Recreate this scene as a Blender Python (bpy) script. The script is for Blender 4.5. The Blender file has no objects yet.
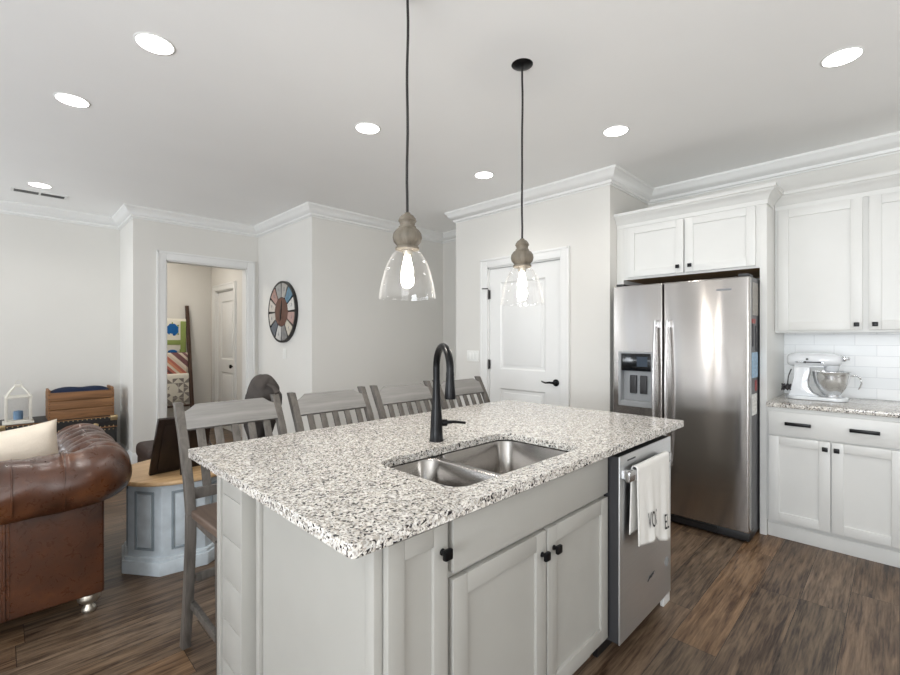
import bpy, bmesh, math, random
from mathutils import Vector, Matrix
random.seed(7)
PI = math.pi
S = bpy.context.scene
COL = S.collection

# ------------------------------------------------------------------ camera, world, light, exposure
EYE = 1.34
cam_d = bpy.data.cameras.new('camera'); cam = bpy.data.objects.new('camera', cam_d); COL.objects.link(cam)
cam.location = (0, 0, EYE)
cam.rotation_euler = (PI/2, 0, -PI/4)
cam_d.sensor_width = 36; cam_d.lens = 18.0; cam_d.clip_start = 0.02
cam_d.shift_y = 1.5/900
S.camera = cam
S.view_settings.view_transform = 'Standard'; S.view_settings.look = 'None'
S.view_settings.gamma = 1.0; S.view_settings.use_curve_mapping = False
S.view_settings.exposure = -0.10
S.cycles.use_denoising = True
S.cycles.sample_clamp_indirect = 4.0
S.cycles.diffuse_bounces = 6; S.cycles.glossy_bounces = 5; S.cycles.transparent_max_bounces = 16
S.cycles.caustics_reflective = False; S.cycles.caustics_refractive = False

W = bpy.data.worlds.new('sky'); S.world = W; W.use_nodes = True
bg = W.node_tree.nodes['Background']; bg.inputs[0].default_value = (.72, .84, 1, 1); bg.inputs[1].default_value = 1.2

def area(name, loc, direction, sx, sy, power, color=(1, 1, 1), spread=PI):
    d = bpy.data.lights.new(name, 'AREA'); d.shape = 'RECTANGLE'; d.size = sx; d.size_y = sy
    d.energy = power; d.color = color; d.spread = spread
    o = bpy.data.objects.new(name, d); COL.objects.link(o); o.location = loc
    o.rotation_euler = Vector(direction).to_track_quat('-Z', 'Y').to_euler(); return o
DAY = (.90, .95, 1.0)
# daylight through the unseen living-room windows, one of them added, and the kitchen patio door behind the camera
WIN_L = [(2.05, 2.40), (2.72, 2.98), (4.10, 4.42)]       # y ranges of tall windows in the living-room wall
for a, b in WIN_L:
    area('window_daylight', (-3.17, (a+b)/2, 1.30), (1, 0, .3), 2.3, b-a, 15, DAY)
area('window_daylight', (-3.17, -.3, 1.40), (1, 0, .6), 1.9, 1.6, 205, DAY)
area('window_daylight', (-3.17, 5.6, 1.45), (1, 0, .5), 1.9, 1.1, 75, DAY)  # window added out of view to brighten the clock wall and hall
area('window_daylight', (-.9, -2.17, 1.20), (0, 1, .8), 2.6, 2.0, 54, (1, .97, .93))
area('window_daylight', (2.3, -2.17, 1.65), (0, 1, .8), 1.2, 1.0, 20, (1, .97, .93))
DOWN_W, BULB_E, STRIP_W = 6.8, 14.0, .42

# ------------------------------------------------------------------ materials
def rgb(r, g, b):
    f = lambda c: (c/12.92 if c <= .04045 else ((c+.055)/1.055)**2.4)
    return (f(r/255), f(g/255), f(b/255), 1)
class NT:
    def __init__(s, name):
        s.m = bpy.data.materials.new(name); s.m.use_nodes = True
        s.t = s.m.node_tree; s.b = s.t.nodes['Principled BSDF']; s.out = s.t.nodes['Material Output']
    def n(s, typ, **kw):
        o = s.t.nodes.new(typ)
        for k, v in kw.items(): setattr(o, k, v)
        return o
    def l(s, a, b): s.t.links.new(a, b)
    def co(s, kind='Object', scale=(1, 1, 1), rot=(0, 0, 0)):
        c = s.n('ShaderNodeTexCoord'); m = s.n('ShaderNodeMapping')
        m.inputs['Scale'].default_value = scale; m.inputs['Rotation'].default_value = rot
        s.l(c.outputs[kind], m.inputs['Vector']); return m.outputs['Vector']
    def noise(s, vec, scale, detail=3, rough=.5, dist=0):
        o = s.n('ShaderNodeTexNoise'); o.inputs['Scale'].default_value = scale; o.inputs['Detail'].default_value = detail
        o.inputs['Roughness'].default_value = rough; o.inputs['Distortion'].default_value = dist
        s.l(vec, o.inputs['Vector']); return o
    def ramp(s, fac, stops, interp='LINEAR'):
        r = s.n('ShaderNodeValToRGB'); r.color_ramp.interpolation = interp
        e = r.color_ramp.elements
        while len(e) < len(stops): e.new(.5)
        for i, (p, c) in enumerate(stops): e[i].position = p; e[i].color = c
        s.l(fac, r.inputs['Fac']); return r.outputs['Color']
    def math(s, op, a, b=None):
        m = s.n('ShaderNodeMath', operation=op)
        for i, v in enumerate((a, b)):
            if v is None: continue
            if isinstance(v, (int, float)): m.inputs[i].default_value = v
            else: s.l(v, m.inputs[i])
        return m.outputs[0]
    def mix(s, fac, a, b, blend='MIX'):
        m = s.n('ShaderNodeMix', data_type='RGBA', blend_type=blend)
        for k, v in ((0, fac), (6, a), (7, b)):
            if isinstance(v, (int, float, tuple)): m.inputs[k].default_value = v
            else: s.l(v, m.inputs[k])
        return m.outputs[2]
    def bump(s, h, strength=.2, dist=.01):
        b = s.n('ShaderNodeBump'); b.inputs['Strength'].default_value = strength; b.inputs['Distance'].default_value = dist
        s.l(h, b.inputs['Height']); s.l(b.outputs[0], s.b.inputs['Normal'])
    def set(s, **kw):
        for k, v in kw.items():
            i = s.b.inputs[k.replace('_', ' ')]
            if isinstance(v, (int, float, tuple)): i.default_value = v
            else: s.l(v, i)
        return s
def paint(name, c, rough=.5, var=.03, scale=6, bump=.0, bscale=200, spec=.5):
    t = NT(name); v = t.co()
    nz = t.noise(v, scale, 4)
    d = tuple(x*(1-var) for x in c[:3])+(1,)
    u = tuple(min(1, x*(1+var)) for x in c[:3])+(1,)
    t.set(Base_Color=t.ramp(nz.outputs[0], [(.3, d), (.7, u)]), Roughness=rough, Specular_IOR_Level=spec)
    if bump: t.bump(t.noise(v, bscale, 2).outputs[0], bump, .002)
    return t.m
def metal(name, c, rough=.25, aniso=0.0, wob=0.0):
    t = NT(name); v = t.co()
    nz = t.noise(t.co(scale=(3, 3, 160)), 4, 2)
    t.set(Base_Color=t.ramp(nz.outputs[0], [(.3, tuple(x*.93 for x in c[:3])+(1,)), (.7, c)]), Metallic=1.0, Roughness=rough)
    if aniso:
        tg = t.n('ShaderNodeTangent', direction_type='RADIAL', axis='Z')
        t.l(tg.outputs[0], t.b.inputs['Tangent']); t.set(Anisotropic=aniso, Anisotropic_Rotation=.25)
    if wob: t.bump(t.noise(t.co(scale=(1.0, 1.0, .22)), 5.0, 1).outputs[0], wob, .03)
    return t.m
def emit(name, c, e):
    t = NT(name); t.set(Base_Color=c, Emission_Color=c, Emission_Strength=e); return t.m
def clear(name, tint=(1, 1, 1, 1), refl=.9, edge=.35):
    t = NT(name)
    tr = t.n('ShaderNodeBsdfTransparent'); tr.inputs[0].default_value = tint
    gl = t.n('ShaderNodeBsdfGlossy'); gl.inputs['Roughness'].default_value = .03; gl.inputs[0].default_value = (refl, refl, refl, 1)
    lw = t.n('ShaderNodeLayerWeight'); lw.inputs[0].default_value = .5
    fac = t.math('ADD', .035, t.math('MULTIPLY', t.math('POWER', lw.outputs['Facing'], 4.0), edge))
    mx = t.n('ShaderNodeMixShader')
    tl = t.n('ShaderNodeBsdfTranslucent'); tl.inputs[0].default_value = (.95, .95, .95, 1)
    m2 = t.n('ShaderNodeMixShader'); m2.inputs[0].default_value = .07
    t.l(gl.outputs[0], m2.inputs[1]); t.l(tl.outputs[0], m2.inputs[2])
    t.l(fac, mx.inputs[0]); t.l(tr.outputs[0], mx.inputs[1]); t.l(m2.outputs[0], mx.inputs[2])
    t.l(mx.outputs[0], t.out.inputs[0]); return t.m
def wood(name, c1, c2, rough=.5, axis='x', scale=1.0):
    t = NT(name)
    sc = {'x': (1.5, 22, 22), 'y': (22, 1.5, 22), 'z': (22, 22, 1.5)}[axis]
    v = t.co(scale=tuple(k*scale for k in sc))
    nz = t.noise(v, 1.6, 6, .6, .6)
    t.set(Base_Color=t.ramp(nz.outputs[0], [(.28, c1), (.72, c2)]), Roughness=rough)
    t.bump(nz.outputs[0], .15, .003); return t.m
def granite():
    t = NT('speckled granite'); v = t.co()
    wv = t.noise(v, 60, 2)
    vv = t.n('ShaderNodeVectorMath', operation='MULTIPLY_ADD')
    t.l(wv.outputs['Color'], vv.inputs[0]); vv.inputs[1].default_value = (.014, .014, .014); t.l(v, vv.inputs[2])
    def vor(sc):
        o = t.n('ShaderNodeTexVoronoi'); o.inputs['Scale'].default_value = sc; t.l(vv.outputs[0], o.inputs['Vector'])
        sp = t.n('ShaderNodeSeparateColor'); t.l(o.outputs['Color'], sp.inputs[0]); return sp.outputs
    a = vor(165); b = vor(270); c = vor(95)
    base = t.ramp(c[0], [(0, rgb(212, 207, 199)), (.35, rgb(229, 226, 220)), (.7, rgb(202, 199, 194)), (1, rgb(235, 233, 229))], 'CONSTANT')
    col = t.mix(t.math('LESS_THAN', a[1], .22), base, rgb(164, 159, 152))
    col = t.mix(t.math('LESS_THAN', b[1], .17), col, rgb(176, 168, 157))
    col = t.mix(t.math('LESS_THAN', b[0], .11), col, rgb(104, 98, 94))
    col = t.mix(t.math('LESS_THAN', a[0], .09), col, rgb(44, 42, 44))
    t.set(Base_Color=col, Roughness=.16, Specular_IOR_Level=.5); return t.m
def planks():
    t = NT('wood plank floor'); c = t.n('ShaderNodeTexCoord'); sp = t.n('ShaderNodeSeparateXYZ'); t.l(c.outputs['Object'], sp.inputs[0])
    x, y = sp.outputs[0], sp.outputs[1]
    PW, PL = .182, 1.22
    yr = t.math('DIVIDE', y, PW); row = t.math('FLOOR', yr); fy = t.math('FRACT', yr)
    wn = t.n('ShaderNodeTexWhiteNoise', noise_dimensions='1D'); t.l(row, wn.inputs['W'])
    xs = t.math('DIVIDE', t.math('ADD', x, t.math('MULTIPLY', wn.outputs[0], 5.0)), PL)
    colm = t.math('FLOOR', xs); fx = t.math('FRACT', xs)
    cb = t.n('ShaderNodeCombineXYZ'); t.l(row, cb.inputs[0]); t.l(colm, cb.inputs[1])
    w2 = t.n('ShaderNodeTexWhiteNoise', noise_dimensions='3D'); t.l(cb.outputs[0], w2.inputs['Vector'])
    s2 = t.n('ShaderNodeSeparateColor'); t.l(w2.outputs['Color'], s2.inputs[0])
    # grain: long streaks along x, shifted per plank
    gv = t.n('ShaderNodeCombineXYZ')
    t.l(t.math('ADD', t.math('MULTIPLY', x, 2.6), t.math('MULTIPLY', s2.outputs[0], 37.0)), gv.inputs[0])
    t.l(t.math('MULTIPLY', y, 30.0), gv.inputs[1]); t.l(t.math('MULTIPLY', s2.outputs[1], 19.0), gv.inputs[2])
    g = t.noise(gv.outputs[0], 1.5, 7, .62, .7)
    g2 = t.noise(gv.outputs[0], .55, 3, .5, 1.2)
    tone = t.ramp(s2.outputs[2], [(0, rgb(72, 48, 34)), (.18, rgb(104, 80, 60)), (.36, rgb(56, 41, 34)), (.54, rgb(108, 91, 77)), (.72, rgb(88, 57, 36)), (.86, rgb(66, 53, 45)), (1, rgb(128, 92, 56))])
    gv3 = t.n('ShaderNodeCombineXYZ'); t.l(t.math('ADD', t.math('MULTIPLY', x, 7.0), t.math('MULTIPLY', s2.outputs[0], 11.0)), gv3.inputs[0]); t.l(t.math('MULTIPLY', y, 120.0), gv3.inputs[1])
    g3 = t.noise(gv3.outputs[0], 1.0, 3, .6)
    dark = t.mix(1.0, tone, rgb(152, 140, 132), 'MULTIPLY')
    lite = t.mix(.38, tone, rgb(168, 146, 120))
    f = t.math('ADD', t.math('ADD', t.math('MULTIPLY', g.outputs[0], .45), t.math('MULTIPLY', g2.outputs[0], .27)), t.math('MULTIPLY', g3.outputs[0], .28))
    fr = t.ramp(f, [(.40, (0, 0, 0, 1)), (.60, (1, 1, 1, 1))])
    col = t.mix(fr, dark, lite)
    ex = t.math('LESS_THAN', fx, .0018); ey = t.math('LESS_THAN', fy, .012)
    gap = t.math('MAXIMUM', ex, ey)
    t.set(Base_Color=t.mix(gap, col, rgb(30, 22, 17)), Roughness=t.math('ADD', .30, t.math('MULTIPLY', g.outputs[0], .22)), Specular_IOR_Level=.45)
    t.bump(t.math('SUBTRACT', t.math('MULTIPLY', g.outputs[0], .25), gap), .25, .002); return t.m
def tiles():
    t = NT('white subway tile'); c = t.n('ShaderNodeTexCoord'); sp = t.n('ShaderNodeSeparateXYZ'); t.l(c.outputs['Object'], sp.inputs[0])
    cb = t.n('ShaderNodeCombineXYZ'); t.l(sp.outputs[1], cb.inputs[0]); t.l(sp.outputs[2], cb.inputs[1])
    b = t.n('ShaderNodeTexBrick'); b.inputs['Scale'].default_value = 1
    b.inputs['Brick Width'].default_value = .23; b.inputs['Row Height'].default_value = .0762; b.inputs['Mortar Size'].default_value = .0016
    b.inputs['Color1'].default_value = rgb(236, 237, 237); b.inputs['Color2'].default_value = rgb(230, 232, 233); b.inputs['Mortar'].default_value = rgb(208, 210, 212)
    t.l(cb.outputs[0], b.inputs['Vector'])
    t.set(Base_Color=b.outputs['Color'], Roughness=.32, Specular_IOR_Level=.35); t.bump(t.math('SUBTRACT', 1, b.outputs['Fac']), .3, .002); return t.m
def leather():
    t = NT('brown aged leather'); v = t.co()
    n1 = t.noise(v, 5, 5, .6); n2 = t.noise(v, 260, 2); n3 = t.noise(t.co(scale=(1, 1, 1)), 22, 6, .7, 1.5)
    base = t.ramp(n1.outputs[0], [(.3, rgb(52, 29, 18)), (.55, rgb(80, 46, 28)), (.75, rgb(116, 72, 43))])
    col = t.mix(t.ramp(n3.outputs[0], [(.58, (0, 0, 0, 1)), (.78, (.2, .2, .2, 1))]), base, rgb(140, 92, 58))
    t.set(Base_Color=col, Roughness=t.math('ADD', .20, t.math('MULTIPLY', n3.outputs[0], .18)), Specular_IOR_Level=.75)
    t.bump(t.math('ADD', n2.outputs[0], t.math('MULTIPLY', n3.outputs[0], .4)), .16, .003); return t.m
def fabric(name, c, var=.08, scale=300, rough=.9):
    t = NT(name); v = t.co(); n1 = t.noise(v, scale, 2); n2 = t.noise(v, 14, 4)
    d = tuple(x*(1-var) for x in c[:3])+(1,)
    t.set(Base_Color=t.mix(n2.outputs[0], d, c), Roughness=rough, Specular_IOR_Level=.2)
    t.bump(n1.outputs[0], .4, .003); return t.m
def stripes():
    t = NT('diagonal stripe quilt'); c = t.n('ShaderNodeTexCoord'); sp = t.n('ShaderNodeSeparateXYZ'); t.l(c.outputs['Object'], sp.inputs[0])
    k = t.math('FLOOR', t.math('MULTIPLY', t.math('ADD', sp.outputs[0], sp.outputs[2]), 22.0))
    w = t.n('ShaderNodeTexWhiteNoise', noise_dimensions='1D'); t.l(k, w.inputs['W'])
    col = t.ramp(w.outputs[0], [(0, rgb(196, 120, 104)), (.2, rgb(150, 40, 44)), (.36, rgb(214, 200, 184)), (.55, rgb(120, 84, 86)), (.72, rgb(216, 150, 120)), (.86, rgb(226, 214, 198))], 'CONSTANT')
    t.set(Base_Color=col, Roughness=.9); return t.m

M = {}
M['wall'] = paint('light grey wall paint', rgb(217, 215, 210), .75, .012, 2, .05, 160)
M['ceil'] = paint('white ceiling paint', rgb(244, 244, 243), .85, .01, 2, .05, 120)
M['trim'] = paint('white trim paint', rgb(226, 226, 224), .42, .01)
M['white'] = paint('white cabinet paint', rgb(214, 214, 211), .38, .012)
M['grey'] = paint('warm grey cabinet paint', rgb(168, 166, 160), .42, .02)
M['ply'] = wood('bare plywood', rgb(150, 116, 80), rgb(190, 156, 116), .6, 'y')
M['granite'] = granite(); M['floor'] = planks(); M['tile'] = tiles(); M['leather'] = leather()
M['steel'] = metal('brushed stainless steel', (.50, .475, .455, 1), .19, .95, .14)
M['dwsteel'] = metal('brushed stainless door', (.76, .77, .78, 1), .42, .5, .05)
M['sinksteel'] = metal('satin sink steel', (.38, .36, .34, 1), .2, 0)
M['handle'] = metal('bright handle steel', (.72, .72, .73, 1), .22)
M['chrome'] = metal('polished chrome', (.85, .86, .88, 1), .08)
M['bowlsteel'] = metal('polished bowl steel', (.86, .87, .88, 1), .24)
M['silver'] = metal('antique silver', (.60, .55, .47, 1), .42)
M['black'] = paint('matte black', rgb(24, 23, 24), .4, .05)
M['bronze'] = paint('oil rubbed bronze black', rgb(12, 12, 14), .30, .05, spec=.22)
M['plastic'] = paint('dark grey plastic', rgb(48, 48, 50), .5)
M['dgrey'] = paint('grey fridge side', rgb(98, 98, 100), .45)
M['disp'] = paint('gloss black panel', rgb(14, 16, 20), .1)
M['lgrey'] = paint('light grey plastic', rgb(150, 152, 154), .4)
M['screen'] = emit('blue display', rgb(30, 46, 62), .01)
M['lit'] = emit('lit diffuser', (1, .98, .95, 1), 9.0)
M['bulb'] = emit('glowing filament bulb', (1, .93, .82, 1), BULB_E)
M['strip'] = emit('lit strip', (.95, .98, 1, 1), 2.0)
M['glass'] = clear('clear shade glass', (.985, .985, .985, 1), 1.0, .75)
M['pane'] = clear('window glass', (1, 1, 1, 1), .8, .3)
M['cordm'] = paint('dark cord', rgb(30, 27, 26), .6)
M['gwood'] = wood('weathered grey turned wood', rgb(80, 74, 64), rgb(126, 117, 103), .6, 'z')
M['chair'] = wood('grey washed chair wood', rgb(66, 62, 57), rgb(106, 100, 94), .5, 'z')
M['chairtop'] = wood('grey washed rail wood', rgb(108, 106, 103), rgb(144, 141, 137), .5, 'x')
M['seat'] = wood('brown grey seat wood', rgb(78, 63, 54), rgb(112, 95, 83), .45, 'y')
M['oak'] = wood('honey oak top', rgb(178, 142, 100), rgb(212, 178, 134), .45, 'x')
M['blue'] = paint('pale blue grey distressed paint', rgb(190, 198, 203), .5, .12, 14)
M['bluedk'] = paint('rubbed grey glaze', rgb(134, 144, 150), .55, .1, 14)
M['espresso'] = wood('espresso wood', rgb(26, 18, 15), rgb(44, 32, 26), .4, 'z')
M['walnut'] = wood('dark walnut ladder', rgb(48, 30, 20), rgb(78, 52, 36), .55, 'z')
M['crate'] = wood('weathered crate wood', rgb(104, 70, 42), rgb(158, 114, 74), .65, 'x')
M['clockwood'] = wood('clock centre wood', rgb(76, 50, 40), rgb(108, 74, 60), .6, 'z')
M['navy'] = fabric('navy cloth', rgb(32, 42, 66))
M['cream'] = fabric('cream pillow fabric', rgb(228, 216, 199), .1, 120)
M['lace'] = fabric('white patterned pillow fabric', rgb(222, 220, 214), .25, 60)
M['towel'] = fabric('white towel cotton', rgb(228, 226, 221), .05, 500)
M['bag'] = fabric('dark grey bag cloth', rgb(78, 73, 70), .45, 240)
M['trunk'] = paint('black trunk', rgb(28, 26, 25), .5, .2, 20)
M['brass'] = metal('aged brass', (.55, .42, .24, 1), .35)
M['dleather'] = fabric('dark brown ottoman leather', rgb(58, 44, 38), .3, 200, .45)
M['bottle'] = paint('dark brown glass', rgb(54, 38, 30), .08, spec=.8)
M['plate'] = paint('white switch plate', rgb(232, 232, 228), .35)
M['lantern'] = paint('white washed lantern', rgb(218, 214, 204), .6, .06, 30)
M['candle'] = paint('blue candle', rgb(110, 140, 170), .6)
M['mixer'] = paint('pearl white enamel', rgb(226, 229, 232), .12, .01, spec=.7)
M['ink'] = paint('black ink', rgb(40, 40, 42), .8)
M['letter'] = paint('grey lettering', rgb(120, 122, 126), .5)
M['qwhite'] = fabric('white quilt cotton', rgb(232, 228, 216), .06)
M['qgreen'] = fabric('green quilt cotton', rgb(150, 166, 98), .15)
M['qblue'] = fabric('blue applique cotton', rgb(38, 104, 172), .2)
M['qgrey'] = fabric('grey quilt cotton', rgb(150, 144, 138), .1)
M['stripes'] = stripes()
CLK = [rgb(168,164,158), rgb(96,128,146), rgb(208,206,200), rgb(172,142,134), rgb(190,182,168), rgb(126,124,122), rgb(184,182,178),
       rgb(92,96,102), rgb(190,184,176), rgb(196,188,178), rgb(170,138,128), rgb(158,156,152)]
for i, c in enumerate(CLK): M['clk%d' % i] = paint('clock wedge tone', c, .7, .12, 30)
for k, c in dict(red=(150, 66, 64), skyb=(150, 180, 204), paper=(226, 226, 222), dk=(50, 48, 50), mixg=(150, 146, 140)).items():
    M['mag_'+k] = paint('magnet '+k, rgb(*c), .5, .25, 70)

# ------------------------------------------------------------------ geometry helpers
class G:
    """collects shapes into one bmesh (world or local coordinates)"""
    def __init__(s): s.bm = bmesh.new()
    def _take(s, vs, mi, smooth=False):
        fs = set(f for v in vs for f in v.link_faces)
        for f in fs: f.material_index = mi; f.smooth = smooth
    def box(s, x0, x1, y0, y1, z0, z1, bev=.0, mi=0, seg=2, mat=None):
        b = bmesh.new()
        mt = Matrix.Translation(((x0+x1)/2, (y0+y1)/2, (z0+z1)/2)) @ Matrix.Diagonal((abs(x1-x0), abs(y1-y0), abs(z1-z0), 1))
        bmesh.ops.create_cube(b, size=1, matrix=mt)
        if bev: bmesh.ops.bevel(b, geom=b.edges[:], offset=bev, segments=seg, profile=.6, affect='EDGES')
        if mat is not None: b.transform(mat)
        s.merge(b, mi, bev > .008); return s
    def merge(s, b, mi=0, smooth=False):
        mp = {}
        for v in b.verts: mp[v] = s.bm.verts.new(v.co)
        for f in b.faces:
            try:
                n = s.bm.faces.new([mp[v] for v in f.verts]); n.material_index = mi; n.smooth = smooth
            except ValueError: pass
        b.free()
    def prism(s, pts, z0, z1, mi=0, bev=0, mat=None, smooth=False):
        """polygon pts in the xy plane extruded z0..z1"""
        b = bmesh.new()
        lo = [b.verts.new((x, y, z0)) for x, y in pts]; hi = [b.verts.new((x, y, z1)) for x, y in pts]
        n = len(pts)
        b.faces.new(lo[::-1]); b.faces.new(hi)
        for i in range(n): b.faces.new((lo[i], lo[(i+1) % n], hi[(i+1) % n], hi[i]))
        bmesh.ops.recalc_face_normals(b, faces=b.faces[:])
        if bev: bmesh.ops.bevel(b, geom=b.edges[:], offset=bev, segments=2, profile=.6, affect='EDGES')
        if mat is not None: b.transform(mat)
        s.merge(b, mi, smooth); return s
    def lathe(s, prof, cx=0, cy=0, cz=0, seg=32, mi=0, mat=None, smooth=True, closed=False):
        b = bmesh.new(); rings = []
        for r, z in prof:
            if r < 1e-6: rings.append([b.verts.new((0, 0, z))])
            else: rings.append([b.verts.new((r*math.cos(2*PI*k/seg), r*math.sin(2*PI*k/seg), z)) for k in range(seg)])
        prs = list(zip(rings[:-1], rings[1:]))
        if closed: prs.append((rings[-1], rings[0]))
        for A, B in prs:
            for k in range(seg):
                q = []
                for R, kk in ((A, k), (A, (k+1) % seg), (B, (k+1) % seg), (B, k)):
                    v = R[kk % len(R)]
                    if v not in q: q.append(v)
                if len(q) > 2:
                    try: b.faces.new(q)
                    except ValueError: pass
        bmesh.ops.recalc_face_normals(b, faces=b.faces[:])
        if mat is not None: b.transform(mat)
        b.transform(Matrix.Translation((cx, cy, cz)))
        s.merge(b, mi, smooth); return s
    def tube(s, pts, r, seg=12, mi=0, caps=True, flat=None):
        """round (or flattened, flat=(ra,rb)) tube along 3-D points; r number or list"""
        pts = [Vector(p) for p in pts]; n = len(pts); b = bmesh.new(); rings = []
        up = Vector((0, 0, 1))
        t0 = (pts[1]-pts[0]).normalized()
        if abs(t0.dot(up)) > .95: up = Vector((0, 1, 0))
        nx = t0.cross(up).normalized()
        for i, p in enumerate(pts):
            t = (pts[min(i+1, n-1)]-pts[max(i-1, 0)]).normalized()
            nx = (nx-t*nx.dot(t)).normalized(); ny = t.cross(nx)
            rr = r[i] if isinstance(r, (list, tuple)) else r
            ra, rb = (rr*flat[0], rr*flat[1]) if flat else (rr, rr)
            rings.append([b.verts.new(p+nx*ra*math.cos(2*PI*k/seg)+ny*rb*math.sin(2*PI*k/seg)) for k in range(seg)])
        for A, B in zip(rings[:-1], rings[1:]):
            for k in range(seg): b.faces.new((A[k], A[(k+1) % seg], B[(k+1) % seg], B[k]))
        if caps: b.faces.new(rings[0][::-1]); b.faces.new(rings[-1])
        bmesh.ops.recalc_face_normals(b, faces=b.faces[:])
        s.merge(b, mi, True); return s
    def bar(s, pts, wx, wy, mi=0, bev=.004):
        """rectangular section (wx in x, wy in y) swept through points (mostly vertical)"""
        b = bmesh.new(); R = []
        for (x, y, z) in pts:
            R.append([b.verts.new((x+a*wx/2, y+c*wy/2, z)) for a, c in ((-1, -1), (1, -1), (1, 1), (-1, 1))])
        for A, B in zip(R[:-1], R[1:]):
            for k in range(4): b.faces.new((A[k], A[(k+1) % 4], B[(k+1) % 4], B[k]))
        b.faces.new(R[0][::-1]); b.faces.new(R[-1])
        bmesh.ops.recalc_face_normals(b, faces=b.faces[:])
        if bev: bmesh.ops.bevel(b, geom=[e for e in b.edges if e.calc_face_angle(0) > .6], offset=bev, segments=2, profile=.6, affect='EDGES')
        s.merge(b, mi); return s
    def ball(s, c, rx, ry, rz, mi=0, u=24, v=14, mat=None):
        b = bmesh.new(); bmesh.ops.create_uvsphere(b, u_segments=u, v_segments=v, radius=1)
        m = Matrix.Translation(c) @ (mat or Matrix()) @ Matrix.Diagonal((rx, ry, rz, 1)); b.transform(m)
        s.merge(b, mi, True); return s
    def grid(s, f, nu, nv, mi=0, cu=False, cv=False, smooth=True):
        V = [[s.bm.verts.new(f(i/nu, j/nv)) for j in range(nv + (0 if cv else 1))] for i in range(nu + (0 if cu else 1))]
        for i in range(nu):
            for j in range(nv):
                q = (V[i][j], V[(i+1) % len(V)][j], V[(i+1) % len(V)][(j+1) % len(V[0])], V[i][(j+1) % len(V[0])])
                fc = s.bm.faces.new(q); fc.material_index = mi; fc.smooth = smooth
        return s
WPOS = {}
def wpos(o): return WPOS.get(o.name, Vector((0, 0, 0)))
def part(name, g, mat, parent=None, loc=None, sharp=40):
    """link geometry g (world coords, or coords of the thing while it stands at the origin) as one mesh object"""
    me = bpy.data.meshes.new(name); off = wpos(parent) if parent else Vector(loc or (0, 0, 0))
    bmesh.ops.translate(g.bm, verts=g.bm.verts[:], vec=-off)
    bmesh.ops.recalc_face_normals(g.bm, faces=g.bm.faces[:])
    g.bm.to_mesh(me); g.bm.free()
    for m in (mat if isinstance(mat, (list, tuple)) else [mat]): me.materials.append(M[m])
    try: me.set_sharp_from_angle(angle=math.radians(sharp))
    except Exception: pass
    o = bpy.data.objects.new(name, me); COL.objects.link(o)
    if parent: o.parent = parent
    else: o.location = off
    WPOS[o.name] = off.copy(); return o
def thing(name, label, cat, loc=(0, 0, 0), group=None):
    o = bpy.data.objects.new(name, None); COL.objects.link(o); o.location = loc; o.empty_display_size = .1
    WPOS[o.name] = Vector(loc); return tag(o, label, cat, group)
def tag(o, label, cat, group=None):
    o['label'] = label; o['category'] = cat
    if group: o['group'] = group
    return o
def struct(name, g, mat, **k):
    o = part(name, g, mat, **k); o['kind'] = 'structure'; return o
def dup(root, loc, label=None, rz=None):
    r = root.copy(); COL.objects.link(r); r.location = loc
    if rz is not None: r.rotation_euler = (0, 0, rz)
    if label: r['label'] = label
    for ch in list(root.children):
        c = ch.copy(); COL.objects.link(c); c.parent = r
        for gch in list(ch.children):
            d = gch.copy(); COL.objects.link(d); d.parent = c
    return r
def mod(o, typ, **kw):
    m = o.modifiers.new(typ.lower(), typ)
    for k, v in kw.items(): setattr(m, k, v)
    return o
def text_geo(g, body, size, mat, mi=0, depth=.0006, shear=0.0, font_scale=(1, 1)):
    c = bpy.data.curves.new('txt', 'FONT'); c.body = body; c.size = size; c.extrude = depth; c.align_x = 'CENTER'; c.align_y = 'CENTER'; c.shear = shear
    o = bpy.data.objects.new('txt', c); COL.objects.link(o)
    dg = bpy.context.evaluated_depsgraph_get(); me = bpy.data.meshes.new_from_object(o.evaluated_get(dg))
    b = bmesh.new(); b.from_mesh(me); b.transform(mat @ Matrix.Diagonal((font_scale[0], font_scale[1], 1, 1)))
    bpy.data.objects.remove(o); bpy.data.curves.remove(c); bpy.data.meshes.remove(me)
    g.merge(b, mi); return g
def rrect(x0, x1, y0, y1, r, n=8):
    P = []
    for cx, cy, a in ((x1-r, y1-r, 0), (x0+r, y1-r, 90), (x0+r, y0+r, 180), (x1-r, y0+r, 270)):
        for k in range(n+1):
            t = math.radians(a+90*k/n); P.append((cx+r*math.cos(t), cy+r*math.sin(t)))
    return P
def sweep(path, prof, zbase):
    """profile [(out, z)] along a plan polyline, mitred; 'out' is to the LEFT of travel"""
    g = G(); n = len(path); P = [Vector(p) for p in path]; R = []
    for i in range(n):
        if i == 0: d = (P[1]-P[0]).normalized(); mv = Vector((-d.y, d.x))
        elif i == n-1: d = (P[-1]-P[-2]).normalized(); mv = Vector((-d.y, d.x))
        else:
            d0 = (P[i]-P[i-1]).normalized(); d1 = (P[i+1]-P[i]).normalized()
            n0 = Vector((-d0.y, d0.x)); n1 = Vector((-d1.y, d1.x)); mv = n0+n1; mv = mv/(mv.dot(n0))
        R.append([g.bm.verts.new((P[i].x+mv.x*o, P[i].y+mv.y*o, zbase+z)) for o, z in prof])
    m = len(prof)
    for A, B in zip(R[:-1], R[1:]):
        for k in range(m): g.bm.faces.new((A[k], A[(k+1) % m], B[(k+1) % m], B[k]))
    g.bm.faces.new(R[0]); g.bm.faces.new(R[-1][::-1])
    return g

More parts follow.
